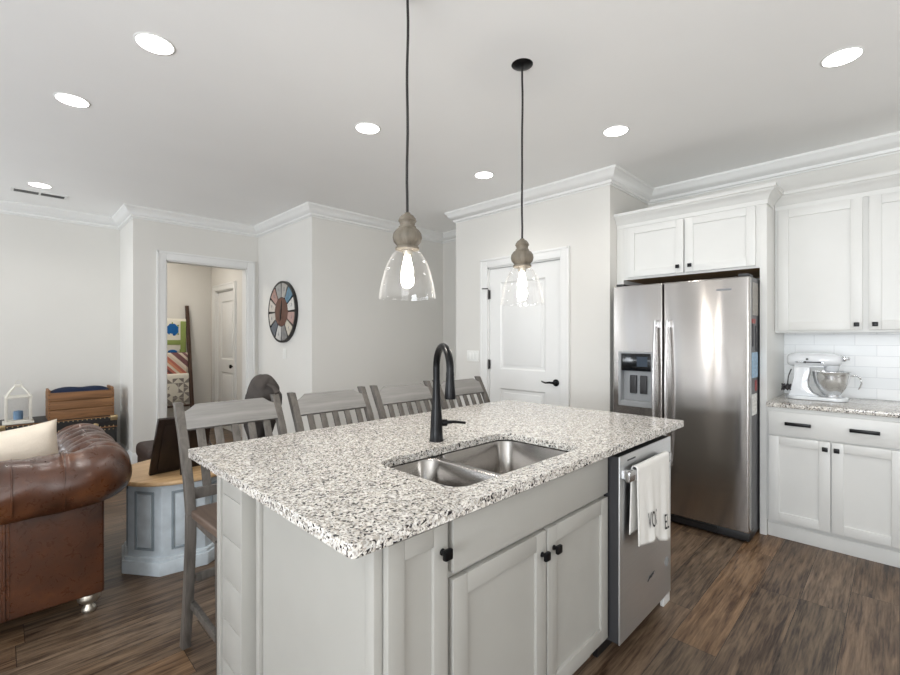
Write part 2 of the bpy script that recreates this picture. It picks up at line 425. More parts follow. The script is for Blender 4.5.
# ------------------------------------------------------------------ room shell
CZ = 2.74
XB, YP = 4.37, 1.70            # back kitchen wall, pantry side
PX, PY1 = 3.576, 3.482          # pantry front wall and its left end
XC, YH, XH = 2.305, 4.344, 4.21 # clock wall, hall back wall, hall end
YD, XS, YL = 5.736, .995, 6.47  # doorway wall, step, living-room far wall
X0, Y0 = -3.2, -2.2
TW = .12
fl = G().box(X0-.2, XB+.2, Y0-.2, 8.0, -.1, 0); struct('floor', fl, 'floor')
ce = G().box(X0-.2, XB+.2, Y0-.2, 8.0, CZ, CZ+.1); struct('ceiling', ce, 'ceil')
def wallbox(name, *b):
    g = G()
    for q in b: g.box(*q)
    return struct(name, g, 'wall')
wallbox('wall_far', (X0-.2, XS, YL, YL+TW, 0, CZ))
wallbox('wall_step', (XS, XS+TW, YD, YL+TW, 0, CZ))
DX0, DX1, DZ = 1.297, 2.168, 2.215
wallbox('wall_doorway', (XS+TW, DX0, YD, YD+TW, 0, CZ), (DX1, XC+TW, YD, YD+TW, 0, CZ), (DX0, DX1, YD, YD+TW, DZ, CZ))
wallbox('wall_clock', (XC, XC+TW, YH, YD, 0, CZ))
wallbox('wall_hall', (XC+TW, XH+TW, YH, YH+TW, 0, CZ))
wallbox('wall_hall_end', (XH, XH+TW, PY1, YH, 0, CZ))
PD0, PD1, PDZ = 2.158, 3.019, 2.075
wallbox('wall_pantry', (PX, PX+TW, YP, PD0, 0, CZ), (PX, PX+TW, PD1, PY1, 0, CZ), (PX, PX+TW, PD0, PD1, PDZ, CZ),
        (PX+TW, XH+TW, PY1-TW, PY1, 0, CZ), (PX+TW, XB+.2, YP, YP+TW, 0, CZ))
wallbox('wall_kitchen', (XB, XB+.2, Y0-.2, YP, 0, CZ))
# walls behind the camera with their windows; the far-end living-room one is added for its light
LW = sorted([(-1.1, .5, .45, 2.35), (5.05, 6.15, .5, 2.4)]+[(a, b, .06, 2.52) for a, b in WIN_L])
q = []; yy = Y0-.2
for a, b, z0, z1 in LW:
    q += [(X0-.2, X0, yy, a, 0, CZ), (X0-.2, X0, a, b, 0, z0), (X0-.2, X0, a, b, z1, CZ)]; yy = b
q.append((X0-.2, X0, yy, YL, 0, CZ)); wallbox('wall_living', *q)
BW = [(-2.2, .4, .05, 2.2), (1.7, 2.9, 1.15, 2.15)]
q = []; xx = X0
for a, b, z0, z1 in BW:
    q += [(xx, a, Y0-.2, Y0, 0, CZ), (a, b, Y0-.2, Y0, 0, z0), (a, b, Y0-.2, Y0, z1, CZ)]; xx = b
q.append((xx, XB, Y0-.2, Y0, 0, CZ)); wallbox('wall_rear', *q)
k = 1
for a, b, z0, z1 in LW:
    fr = G().box(X0-.13, X0-.07, a, a+.05, z0, z1).box(X0-.13, X0-.07, b-.05, b, z0, z1).box(X0-.13, X0-.07, a+.05, b-.05, z0, z0+.05).box(X0-.13, X0-.07, a+.05, b-.05, z1-.05, z1)
    w = struct('window_%d' % k, fr, 'trim'); part('pane', G().box(X0-.105, X0-.098, a+.05, b-.05, z0+.05, z1-.05), 'pane', w); k += 1
for a, b, z0, z1 in BW:
    m_ = (a+b)/2
    fr = G()
    for u in (a, m_-.03, b-.05): fr.box(u, u+.05, Y0-.13, Y0-.07, z0, z1)
    fr.box(a+.05, b-.05, Y0-.13, Y0-.07, z0, z0+.05).box(a+.05, b-.05, Y0-.13, Y0-.07, z1-.05, z1)
    w = struct('window_%d' % k, fr, 'trim'); part('pane', G().box(a+.05, b-.05, Y0-.105, Y0-.098, z0+.05, z1-.05), 'pane', w); k += 1
# room beyond the doorway
HY, HX = 7.6, 2.33
wallbox('wall_bedroom_back', (.2, HX+.3, HY, HY+TW, 0, CZ))
BD0, BD1, BDZ = 6.62, 7.38, 2.06
wallbox('wall_bedroom_right', (HX, HX+.1, YD+TW, BD0, 0, CZ), (HX, HX+.1, BD1, HY, 0, CZ), (HX, HX+.1, BD0, BD1, BDZ, CZ))
wallbox('wall_bedroom_left', (.2, .3, YL+TW, HY, 0, CZ))

CROWN = [(0, 0), (.088, 0), (.088, -.018), (.074, -.03), (.066, -.05), (.045, -.078), (.026, -.088), (.022, -.108), (.008, -.112), (.008, -.122), (0, -.122)]
# travel keeps the room on the left
loop = [(XB, Y0), (XB, YP), (PX, YP), (PX, PY1), (XH, PY1), (XH, YH), (XC, YH), (XC, YD), (XS, YD), (XS, YL), (X0, YL), (X0, Y0)]
struct('trim_1', sweep(loop, CROWN, CZ), 'trim')
struct('trim_2', sweep([(HX, YD+TW), (HX, HY), (.3, HY)], CROWN, CZ), 'trim')
BASE = [(0, 0), (.016, 0), (.016, .10), (.011, .118), (.006, .132), (0, .132)]
struct('baseboard_pantry', sweep([(PX, YP), (PX, PD0-.09)], BASE, 0), 'trim')
struct('baseboard_hall', sweep([(PX, PD1+.09), (PX, PY1), (XH, PY1), (XH, YH), (XC, YH), (XC, YD)], BASE, 0), 'trim')
struct('baseboard_far', sweep([(DX0-.09, YD), (XS, YD), (XS, YL), (X0, YL), (X0, Y0)], BASE, 0), 'trim')
struct('baseboard_bedroom', sweep([(HX, BD1+.09), (HX, HY), (.3, HY)], BASE, 0), 'trim')
# doorway casing + jamb lining
def casing_y(g, x0, x1, z1, y, out=-1, w=.088, t=.02):
    a, b = sorted((y, y+out*t)); c, d = sorted((y, y+out*(t+.008)))
    for (u0, u1) in ((x0-w, x0), (x1, x1+w)): g.box(u0, u1, a, b, 0, z1+w, .004)
    g.box(x0, x1, a, b, z1, z1+w, .004)
    g.box(x0-w-.004, x0-w+.018, c, d, 0, z1+w+.004, .004); g.box(x1+w-.018, x1+w+.004, c, d, 0, z1+w+.004, .004)
    g.box(x0-w, x1+w, c, d, z1+w-.018, z1+w+.004, .004)
def casing_x(g, y0, y1, z1, x, out=-1, w=.085, t=.02):
    a, b = sorted((x, x+out*t)); c, d = sorted((x, x+out*(t+.008)))
    for (u0, u1) in ((y0-w, y0), (y1, y1+w)): g.box(a, b, u0, u1, 0, z1+w, .004)
    g.box(a, b, y0, y1, z1, z1+w, .004)
    g.box(c, d, y0-w-.004, y0-w+.018, 0, z1+w+.004, .004); g.box(c, d, y1+w-.018, y1+w+.004, 0, z1+w+.004, .004)
    g.box(c, d, y0-w, y1+w, z1+w-.018, z1+w+.004, .004)
g = G(); casing_y(g, DX0, DX1, DZ, YD); casing_y(g, DX0, DX1-.002, DZ, YD+TW, 1)
g.box(DX0, DX0+.012, YD, YD+TW, 0, DZ).box(DX1-.012, DX1, YD, YD+TW, 0, DZ).box(DX0, DX1, YD, YD+TW, DZ-.012, DZ)
struct('trim_3', g, 'trim')
g = G(); casing_x(g, PD0, PD1, PDZ, PX)
g.box(PX, PX+TW, PD0, PD0+.012, 0, PDZ).box(PX, PX+TW, PD1-.012, PD1, 0, PDZ).box(PX, PX+TW, PD0, PD1, PDZ-.012, PDZ)
struct('trim_4', g, 'trim')
g = G(); casing_x(g, BD0, BD1, BDZ, HX); g.box(HX, HX+.1, BD0, BD0+.012, 0, BDZ).box(HX, HX+.1, BD1-.012, BD1, 0, BDZ).box(HX, HX+.1, BD0, BD1, BDZ-.012, BDZ)
struct('trim_5', g, 'trim')
def panel_door(name, x, y0, y1, z1, panels):
    """slab in an x = const plane facing -x, moulded sunk panels"""
    g = G(); zs = sorted(set([.008, z1]+[v for p in panels for v in p[2:4]]))
    t0, t1 = x, x+.035; pa, pb = panels[0][0], panels[0][1]
    g.box(t0, t1, y0, pa, .008, z1).box(t0, t1, pb, y1, .008, z1)
    for i in range(len(zs)-1):
        mid = (zs[i]+zs[i+1])/2
        if any(p[2] < mid < p[3] for p in panels):
            z0_, z1_ = zs[i], zs[i+1]
            g.box(t0+.012, t1, pa, pb, z0_, z1_)
            # sloped moulding and raised field
            m_ = .03
            b = bmesh.new()
            o4 = [b.verts.new(v) for v in ((t0, pa, z0_), (t0, pb, z0_), (t0, pb, z1_), (t0, pa, z1_))]
            i4 = [b.verts.new(v) for v in ((t0+.011, pa+m_*.5, z0_+m_*.5), (t0+.011, pb-m_*.5, z0_+m_*.5), (t0+.011, pb-m_*.5, z1_-m_*.5), (t0+.011, pa+m_*.5, z1_-m_*.5))]
            for q_ in range(4): b.faces.new((o4[q_], o4[(q_+1) % 4], i4[(q_+1) % 4], i4[q_]))
            g.merge(b)
            g.box(t0+.004, t0+.013, pa+m_*1.4, pb-m_*1.4, z0_+m_*1.4, z1_-m_*1.4, .004)
        else: g.box(t0, t1, pa, pb, zs[i], zs[i+1])
    return struct(name, g, 'trim')
pd = panel_door('door_1', PX+.015, PD0+.015, PD1-.015, PDZ-.016, [(2.335, 2.87, 1.035, 1.915), (2.335, 2.87, .24, .845)])
g = G()
RX = Matrix.Rotation(-PI/2, 4, 'Y')
g.lathe([(0, .0), (.032, 0), (.032, .008), (.026, .012), (.010, .013), (.010, .045), (0, .045)], PX+.015, 2.22, .94, 24, mat=RX)
g.tube([(PX-.03, 2.22, .94), (PX-.034, 2.26, .943), (PX-.034, 2.30, .937), (PX-.03, 2.335, .943), (PX-.026, 2.35, .949)], [.011, .010, .008, .007, .006], 10)
part('lever_handle', g, 'bronze', pd)
for z in (1.80, 1.08, .30):
    part('hinge', G().box(PX-.002, PX+.018, PD1-.022, PD1-.010, z-.045, z+.045, .002).lathe([(0, -.05), (.007, -.05), (.007, .05), (0, .05)], PX-.006, PD1-.014, z, 10), 'black', pd)
part('door_stop', G().tube([(PX-.01, PD1-.01, 1.86), (PX-.05, PD1+.04, 1.86)], .006, 8), 'black', pd)
bd = panel_door('door_2', HX+.03, BD0+.014, BD1-.014, BDZ-.016, [(6.76, 7.24, 1.04, 1.90), (6.76, 7.24, .24, .85)])
part('door_knob', G().lathe([(0, 0), (.028, 0), (.028, .006), (.01, .01), (.01, .035), (.027, .045), (.03, .06), (.02, .07), (0, .072)], HX+.03, BD0+.075, .95, 20, mat=RX), 'bronze', bd)

# ------------------------------------------------------------------ ceiling lights, vent
def downlight():
    t = thing('recessed_ceiling_light', '', 'ceiling light', (0, 0, 0), 'recessed ceiling lights')
    part('trim_ring', G().lathe([(.074, -.001), (.076, -.004), (.083, -.003), (.086, 0)], 0, 0, 0, 40), 'trim', t)
    part('diffuser', G().lathe([(0, -.003), (.075, -.003), (.075, -.0005), (0, -.0005)], 0, 0, 0, 40), 'lit', t)
    return t
LIGHTS = [(.52, 2.50, 'round recessed ceiling light above the sofa end of the island, highest on the left'),
          (.30, 3.43, 'round recessed ceiling light above the leather sofa'),
          (.257, 5.53, 'small round recessed ceiling light next to the dark slotted air vent'),
          (1.727, 2.50, 'round recessed ceiling light just left of the cord of the pendant nearest the sofa'),
          (2.92, 2.51, 'round recessed ceiling light in front of the pantry door wall, between the two pendant cords'),
          (2.93, 1.352, 'round recessed ceiling light before the refrigerator, right of the black pendant canopy'),
          (2.956, .204, 'round recessed ceiling light above the aisle by the right-hand white upper cabinets')]
dl = None
for x, y, lb in LIGHTS:
    if dl is None: dl = downlight(); dl.location = (x, y, CZ); dl['label'] = lb
    else: dup(dl, (x, y, CZ), lb)
    d = bpy.data.lights.new('downlight_beam', 'SPOT'); d.energy = DOWN_W*PI; d.spot_size = 2.6; d.spot_blend = .8; d.shadow_soft_size = .075; d.color = (1, .975, .94)
    o = bpy.data.objects.new('downlight_beam', d); COL.objects.link(o); o.location = (x, y, CZ-.02)
v = thing('ceiling_vent', 'long white slotted air vent with dark slots in the ceiling at far left', 'vent', (.27, 5.84, CZ))
part('vent_frame', G().box(.07, .47, 5.77, 5.79, CZ-.008, CZ).box(.07, .47, 5.89, 5.91, CZ-.008, CZ).box(.07, .09, 5.79, 5.89, CZ-.008, CZ).box(.45, .47, 5.79, 5.89, CZ-.008, CZ).box(.262, .278, 5.79, 5.89, CZ-.008, CZ), 'trim', v)
part('vent_slot', G().box(.09, .262, 5.79, 5.89, CZ-.007, CZ), 'black', v)
part('vent_slot', G().box(.278, .45, 5.79, 5.89, CZ-.007, CZ), 'plastic', v)

# ------------------------------------------------------------------ pendants over the island
def pendant():
    t = thing('pendant_light', '', 'pendant light', (0, 0, 0), 'pendant lights over the island')
    part('canopy', G().lathe([(0, -.03), (.02, -.03), (.05, -.022), (.062, -.012), (.064, 0), (0, 0)], 0, 0, CZ, 32), 'bronze', t)
    cz = [(.004*math.sin(i*.9), .003*math.cos(i*.7), CZ-.028-(CZ-.028-1.83)*i/14) for i in range(15)]
    cz[0] = (0, 0, CZ-.028); cz[-1] = (0, 0, 1.83)
    part('cord', G().tube(cz, .0052, 8), 'cordm', t)
    prof = [(0, 1.834), (.010, 1.834), (.014, 1.828), (.024, 1.822), (.033, 1.809), (.0355, 1.801), (.032, 1.796), (.029, 1.789), (.029, 1.782), (.034, 1.779), (.034, 1.774),
            (.046, 1.765), (.055, 1.751), (.0575, 1.735), (.053, 1.719), (.043, 1.707), (.040, 1.702), (.046, 1.698), (.046, 1.690), (.038, 1.686), (0, 1.686)]
    part('turned_wood_cap', G().lathe(prof, seg=40), 'gwood', t)
    out = [(.040, 1.686), (.058, 1.672), (.076, 1.642), (.090, 1.605), (.101, 1.562), (.108, 1.525), (.111, 1.500)]
    inn = [(r-.003, z) for r, z in reversed(out)]
    part('glass_shade', G().lathe(out+[(.1125, 1.498), (.108, 1.498)]+inn, seg=48, closed=True), 'glass', t, sharp=80)
    part('socket', G().lathe([(0, 1.686), (.02, 1.686), (.02, 1.670), (.015, 1.666), (0, 1.666)], seg=20), 'silver', t)
    part('bulb', G().lathe([(.011, 1.668), (.013, 1.660), (.017, 1.640), (.023, 1.615), (.0245, 1.602), (.022, 1.588), (.012, 1.578), (0, 1.576)], seg=24), 'bulb', t)
    return t
pn = pendant(); pn.location = (1.128, 1.364, 0); pn['label'] = 'clear glass bell pendant with turned grey wood cap, nearer of two, left of the faucet'
dup(pn, (1.885, 1.364, .018), 'clear glass bell pendant with black ceiling canopy, hanging in front of the pantry door')
for x in (1.128, 1.885):
    d = bpy.data.lights.new('bulb_light', 'POINT'); d.energy = 6; d.shadow_soft_size = .03; d.color = (1, .93, .84)
    o = bpy.data.objects.new('bulb_light', d); COL.objects.link(o); o.location = (x, 1.364, 1.55)

# ------------------------------------------------------------------ cabinet fronts
def shaker_y(g, x0, x1, z0, z1, y, w=.057, t=.02):
    """shaker front facing -y; outer face at y"""
    g.box(x0, x0+w, y, y+t, z0, z1, .0025).box(x1-w, x1, y, y+t, z0, z1, .0025)
    g.box(x0+w, x1-w, y, y+t, z0, z0+w, .0025).box(x0+w, x1-w, y, y+t, z1-w, z1, .0025)
    g.box(x0+w-.004, x1-w+.004, y+.010, y+t-.002, z0+w-.004, z1-w+.004)
    return g
def shaker_x(g, y0, y1, z0, z1, x, w=.057, t=.02):
    g.box(x, x+t, y0, y0+w, z0, z1, .0025).box(x, x+t, y1-w, y1, z0, z1, .0025)
    g.box(x, x+t, y0+w, y1-w, z0, z0+w, .0025).box(x, x+t, y0+w, y1-w, z1-w, z1, .0025)
    g.box(x+.010, x+t-.002, y0+w-.004, y1-w+.004, z0+w-.004, z1-w+.004)
    return g
def knob_y(x, y, z):
    g = G().lathe([(0, 0), (.009, 0), (.009, .003), (.006, .006), (.006, .016), (0, .016)], x, y, z, 14, mat=Matrix.Rotation(PI/2, 4, 'X'))
    g.box(x-.014, x+.014, y-.028, y-.015, z-.014, z+.014, .004); return g
def knob_x(x, y, z):
    g = G().lathe([(0, 0), (.009, 0), (.009, .003), (.006, .006), (.006, .016), (0, .016)], x, y, z, 14, mat=RX)
    g.box(x-.028, x-.015, y-.014, y+.014, z-.014, z+.014, .004); return g

# ------------------------------------------------------------------ island
FY = .865          # face frame plane, doors at FY-.02
IX0, IX1 = .62, 2.43
CT0, CT1 = .884, .914
# worktop with sink cut-out
SX0, SX1, SY0, SY1 = .915, 1.632, .885, 1.285
g = G(); b = g.bm
outer = rrect(.512, 2.528, .796, 1.952, .015, 4); inner = rrect(SX0, SX1, SY0, SY1, .06, 8)
def loop_v(pts, z): return [b.verts.new((x, y, z)) for x, y in pts]
ov = loop_v(outer, CT1); iv = loop_v(inner, CT1); E_ = []
for L in (ov, iv):
    for i in range(len(L)): E_.append(b.edges.new((L[i], L[(i+1) % len(L)])))
bmesh.ops.triangle_fill(b, use_beauty=True, use_dissolve=False, edges=E_)
top = b.faces[:]
r = bmesh.ops.extrude_face_region(b, geom=top)
bmesh.ops.translate(b, verts=[v for v in r['geom'] if isinstance(v, bmesh.types.BMVert)], vec=(0, 0, CT0-CT1))
o = part('island_countertop', g, 'granite', loc=(1.515, 1.37, CT0)); tag(o, 'speckled white and black granite countertop on the kitchen island', 'countertop')
mod(o, 'BEVEL', width=.007, segments=3, limit_method='ANGLE', angle_limit=math.radians(60))

isl = thing('kitchen_island_base', 'grey painted island body with flat end panel and shiplap corner post under the granite', 'kitchen island', (1.5, 1.35, 0))
part('end_panel', G().box(IX0, IX0+.02, FY+.02, 1.50, 0, CT0).box(IX0-.006, IX0+.02, FY, FY+.035, 0, CT0, .002), 'grey', isl)
PXL, PYA, PYB = .568, 1.548, 1.79
g = G().box(PXL+.010, .76, PYA+.012, PYB-.006, 0, CT0)
g.box(PXL, PXL+.02, PYB-.034, PYB, 0, CT0, .002)                  # corner board
for i in range(6):                                                  # shiplap boards on the end face
    z0 = .03+i*.15; g.box(PXL+.006, PXL+.012, PYA+.012, PYB-.042, max(0, z0-.15)+.001, z0-.0008, .0008)
g.box(PXL+.006, PXL+.012, PYA+.012, PYB-.042, .781, CT0, .0008)
g.box(PXL, IX0+.012, PYA, PYA+.014, 0, CT0, .002)
part('corner_post', g, 'grey', isl)
part('filler_strip', G().box(IX0-.012, IX0+.01, 1.503, 1.532, 0, CT0, .003), 'grey', isl)
part('filler_strip', G().box(IX0-.004, IX0+.012, 1.532, 1.548, 0, CT0), 'grey', isl)
g = G().box(.76, IX1, PYB-.03, PYB-.012, 0, CT0)
for i in range(9): g.box(.76, IX1, PYB-.014, PYB-.006, i*.1+.002, min(i*.1+.098, CT0), .0015)
part('back_panel', g, 'grey', isl)
part('end_panel', G().box(2.385, IX1, FY-.012, PYB-.03, 0, CT0, .002), 'grey', isl)
part('base_foot', G().box(2.345, IX1, FY-.03, FY-.012, 0, .10, .003), 'trim', isl)

nc = thing('base_cabinet', 'narrow grey island cabinet with one tall shaker door, left of the sink doors', 'cabinet', (.74, 1.1, 0))
part('cabinet_frame', G().box(IX0+.021, .848, FY, FY+.02, .11, CT0).box(IX0+.021, .848, FY+.06, FY+.075, 0, .11).box(.84, .848, FY+.02, 1.45, .11, CT0).box(IX0+.021, .84, FY+.02, 1.45, .11, .125), 'grey', nc)
d = part('door', shaker_y(G(), .640, .836, .12, .855, FY-.021, .05), 'grey', nc)
part('knob', knob_y(.815, FY-.021, .785), 'bronze', d)
sc = thing('sink_cabinet', 'wide grey island sink cabinet with a flat false drawer front over two shaker doors', 'cabinet', (1.3, 1.1, 0))
part('cabinet_frame', G().box(.8485, .870, FY, FY+.02, .11, CT0).box(.870, 1.742, FY, FY+.02, .845, CT0).box(.870, 1.742, FY, FY+.02, .69, .73).box(.870, 1.742, FY, FY+.02, .11, .135)
     .box(1.742, 1.762, FY, FY+.02, .11, CT0).box(1.30, 1.33, FY, FY+.02, .135, .69).box(.8485, 1.762, FY+.06, FY+.075, 0, .11)
     .box(.8485, .86, FY+.02, 1.45, .11, CT0).box(1.752, 1.762, FY+.02, 1.45, .11, CT0).box(.86, 1.752, FY+.02, 1.45, .11, .125), 'grey', sc)
part('false_drawer_front', G().box(.857, 1.757, FY-.021, FY-.001, .712, .856, .003), 'grey', sc)
d = part('door', shaker_y(G(), .857, 1.304, .12, .695, FY-.021), 'grey', sc); part('knob', knob_y(1.277, FY-.021, .622), 'bronze', d)
d = part('door', shaker_y(G(), 1.314, 1.757, .12, .695, FY-.021), 'grey', sc); part('knob', knob_y(1.349, FY-.021, .622), 'bronze', d)

# sink
sk = thing('sink', 'undermount stainless steel double bowl sink set in the island granite', 'sink', (1.26, 1.09, .69))
def bowl(x0, x1, y0, y1, r, zt, zb, nz=1):
    g = G(); n = 8; rings = []
    prm = [(-.012, zt, 0), (0, zt, 0), (.004, zt-.006, 0), (.010, zb+.035, 0), (.018, zb+.014, 0), (.034, zb+.003, 0), (.06, zb, 0)]
    for ins, z, _ in prm:
        rr = max(.02, r-ins*.6) if ins > 0 else r
        rings.append([g.bm.verts.new((x, y, z)) for x, y in rrect(x0+ins, x1-ins, y0+ins, y1-ins, rr, n)])
    for A, B in zip(rings[:-1], rings[1:]):
        m = len(A)
        for k in range(m):
            f = g.bm.faces.new((A[k], A[(k+1) % m], B[(k+1) % m], B[k])); f.smooth = True
    f = g.bm.faces.new(rings[-1]); f.smooth = True
    return g
part('bowl', bowl(SX0-.008, 1.178, SY0-.008, SY1+.008, .065, .8815, .70), 'sinksteel', sk, sharp=70)
part('bowl', bowl(1.202, SX1+.008, SY0-.008, SY1+.008, .065, .8815, .70), 'sinksteel', sk, sharp=70)
for cx in (1.045, 1.42):
    part('drain', G().lathe([(0, .002), (.02, .002), (.022, .006), (.042, .005), (.046, .001)], cx, 1.09, .7, 24), 'chrome', sk)

# faucet
fc = thing('faucet', 'tall black gooseneck pull-down faucet standing behind the sink', 'faucet', (1.29, 1.37, CT1))
fx, fy = 1.29, 1.37; du = Vector((-.44, -.9, 0)).normalized()
part('base', G().lathe([(0, .001), (.030, .001), (.030, .006), (.0275, .010), (.026, .05), (.023, .11), (.019, .15), (.0165, .20), (.0148, .255), (0, .255)], fx, fy, CT1, 28), 'bronze', fc)
R_ = .088; z0 = CT1+.25; zc = CT1+.308
pts = [(fx, fy, z0)]
for i in range(17):
    a = PI-PI*i/16*1.03
    c = Vector((fx, fy, 0))+du*(R_+R_*math.cos(a)); pts.append((c.x, c.y, zc+R_*math.sin(a)))
part('spout', G().tube(pts, .0145, 16), 'bronze', fc)
e = Vector(pts[-1])
part('spray_head', G().lathe([(0, 0), (.0145, 0), (.016, -.012), (.0155, -.02), (.0185, -.06), (.022, -.10), (.021, -.106), (0, -.106)], e.x, e.y, e.z+.004, 24), 'bronze', fc)
sd = Vector((.85, -.53, 0)).normalized()
p0 = Vector((fx, fy, CT1+.075))
part('lever', G().tube([p0, p0+sd*.045], .0145, 14).tube([p0+sd*.040, p0+sd*.044+Vector((0, 0, .001)), p0+sd*.075+Vector((0, 0, .002)), p0+sd*.125+Vector((0, 0, -.004))], [.010, .008, .0065, .0055], 10), 'bronze', fc)

# dishwasher
dw = thing('dishwasher', 'stainless steel dishwasher with bar handle at the far end of the island', 'dishwasher', (2.05, 1.1, 0))
part('tub', G().box(1.775, 2.335, .845, 1.42, .10, .868), 'plastic', dw)
part('kickplate', G().box(1.775, 2.335, .90, .92, .0, .10), 'black', dw)
DWY = .80
part('door', G().box(1.768, 2.340, DWY, DWY+.006, .10, .862, .002).box(1.770, 2.338, DWY+.006, DWY+.044, .102, .860, mi=1), ['dwsteel', 'plastic'], dw)
part('bar_handle', G().box(1.772, 2.235, DWY-.040, DWY-.022, .766, .808, .005).box(1.79, 1.82, DWY-.024, DWY, .772, .804).box(2.195, 2.225, DWY-.024, DWY, .772, .804), 'handle', dw)
part('control_label', G().box(1.84, 1.92, DWY-.0012, DWY, .833, .839), 'plastic', dw)
g = G(); mt = Matrix.Translation((2.09, DWY-.0008, .262)) @ Matrix.Rotation(PI/2, 4, 'X')
g.tube([(2.052, DWY-.001, .252), (2.075, DWY-.001, .266), (2.105, DWY-.001, .269), (2.13, DWY-.001, .275)], [.0015, .004, .0035, .001], 8)
g.tube([(2.06, DWY-.001, .258), (2.09, DWY-.001, .262), (2.12, DWY-.001, .266)], [.001, .003, .001], 8)
part('badge', g, 'plastic', dw)
part('round_sticker', G().lathe([(0, 0), (.023, 0), (.023, .001), (0, .001)], 2.285, DWY, .262, 24, mat=Matrix.Rotation(PI/2, 4, 'X')), 'lgrey', dw)

# towel on the dishwasher handle
tx0, tx1 = 1.835, 2.19
hy, hz = DWY-.031, .788
def towel_f(u, v):
    x = tx0+(tx1-tx0)*u
    zb_b = .540-.04*u+.006*math.sin(9*u)
    zb_f = .497+.022*(math.sin(PI*min(1, max(0, (u-.25)/.45)))**2)-.075*u
    Lb, Lf, R = .808-zb_b, .808-zb_f, .0135
    T = Lb+PI*R+Lf; s_ = v*T
    wv = .006*math.sin(u*13)+.004*math.sin(u*27+1)
    if s_ < Lb:
        z = zb_b+s_; y = hy+R; amt = (Lb-s_)/Lb; y += .3*wv*amt; x += -.017*amt
    elif s_ < Lb+PI*R:
        a = (s_-Lb)/R; y = hy+R*math.cos(a); z = .808+R*math.sin(a)
    else:
        q_ = (s_-Lb-PI*R); z = .808-q_; amt = q_/Lf; y = hy-R-.010*amt+wv*amt*.8
        x += .012*amt*math.sin(u*6)
    return (x, y, z)
tw = thing('dish_towel', 'white dish towel with dark lettering draped over the dishwasher handle', 'towel', (2.02, hy, .5))
o = part('cloth', G().grid(towel_f, 40, 60), 'towel', tw, sharp=180); mod(o, 'SOLIDIFY', thickness=.004, offset=-1)
g = G()
ty = hy-.043
MT = lambda x, z: Matrix.Translation((x, ty, z)) @ Matrix.Rotation(PI/2, 4, 'X')
def tower_y(u, z):
    return towel_f(u, 0)
g1 = G(); text_geo(g1, 'VOC', .095, Matrix.Rotation(PI/2, 4, 'X'), font_scale=(.42, 1.0))
g2 = G(); text_geo(g2, 'EL', .095, Matrix.Rotation(PI/2, 4, 'X'), font_scale=(.42, 1.0))
FRONT = [towel_f(i/80, .55+.45*j/60) for i in range(81) for j in range(61)]
def stick(gx, x, z):
    """lay the lettering on the hanging front of the cloth"""
    for vv in gx.bm.verts:
        px, pz = vv.co.x+x, vv.co.z+z
        yy_ = min(q[1] for q in FRONT if abs(q[0]-px) < .008 and abs(q[2]-pz) < .010)
        vv.co = Vector((px, yy_-.0048+vv.co.y*.2, pz))
    return gx
part('lettering', stick(g1, 1.965, .572), 'ink', tw)
part('lettering', stick(g2, 2.112, .520), 'ink', tw)

# ------------------------------------------------------------------ refrigerator
FX, FYA, FYB, FYM = 3.43, .690, 1.604, 1.227
fr = thing('refrigerator', 'stainless steel side-by-side refrigerator with water dispenser', 'refrigerator', (3.75, 1.15, 0))
part('case', G().box(FX+.075, 4.24, FYA+.006, FYB-.006, .015, 1.755, .006), 'dgrey', fr)
part('base_grille', G().box(FX+.03, FX+.20, FYA+.004, FYB-.004, .012, .075, .006).box(FX+.022, FX+.034, FYA+.19, FYB-.05, .022, .062), 'black', fr)
part('roller_foot', G().lathe([(0, -.012), (.018, -.012), (.02, 0), (.018, .012), (0, .012)], FX+.06, FYA+.05, .022, 16, mat=Matrix.Rotation(PI/2, 4, 'X')), 'black', fr)
part('hinge_cover', G().box(FX+.03, FX+.16, FYA+.01, FYA+.07, 1.755, 1.772, .006), 'plastic', fr)
part('hinge_cover', G().box(FX+.03, FX+.16, FYB-.07, FYB-.01, 1.755, 1.772, .006), 'plastic', fr)
d1 = part('door', G().box(FX, FX+.070, FYA, FYM-.005, .075, 1.750, .010, seg=3), 'steel', fr)
# freezer door with a hole for the dispenser
DA, DB, DC, DD = 1.305, 1.549, .835, 1.232
gd = G()
b = gd.bm; ys = [FYM+.005, DA, DB, FYB]; zs = [.075, DC, DD, 1.750]
V = {(i, j, k_): b.verts.new((FX+.070*k_, ys[i], zs[j])) for i in range(4) for j in range(4) for k_ in range(2)}
for i in range(3):
    for j in range(3):
        if (i, j) == (1, 1): continue
        b.faces.new((V[i, j, 0], V[i+1, j, 0], V[i+1, j+1, 0], V[i, j+1, 0])); b.faces.new((V[i, j, 1], V[i+1, j, 1], V[i+1, j+1, 1], V[i, j+1, 1]))
for i in range(3):
    for j in (0, 3): b.faces.new((V[i, j, 0], V[i+1, j, 0], V[i+1, j, 1], V[i, j, 1]))
    for i2 in (0, 3): b.faces.new((V[i2, i, 0], V[i2, i+1, 0], V[i2, i+1, 1], V[i2, i, 1]))
for (a_, c_) in (((1, 1), (2, 1)), ((2, 1), (2, 2)), ((2, 2), (1, 2)), ((1, 2), (1, 1))):
    b.faces.new((V[a_+(0,)], V[c_+(0,)], V[c_+(1,)], V[a_+(1,)]))
d2 = part('door', gd, 'steel', fr); mod(d2, 'BEVEL', width=.006, segments=3, limit_method='ANGLE', angle_limit=math.radians(60))
def fhandle(y):
    pts = []
    for i in range(21):
        s_ = i/20; z = .42+(1.475-.42)*s_; pts.append((FX-.036-.030*math.sin(PI*s_), y, z))
    g = G().tube(pts, .0135, 14, flat=(1.25, .75))
    for z in (.45, 1.445): g.box(FX-.045, FX+.002, y-.012, y+.012, z-.022, z+.022, .004)
    return g
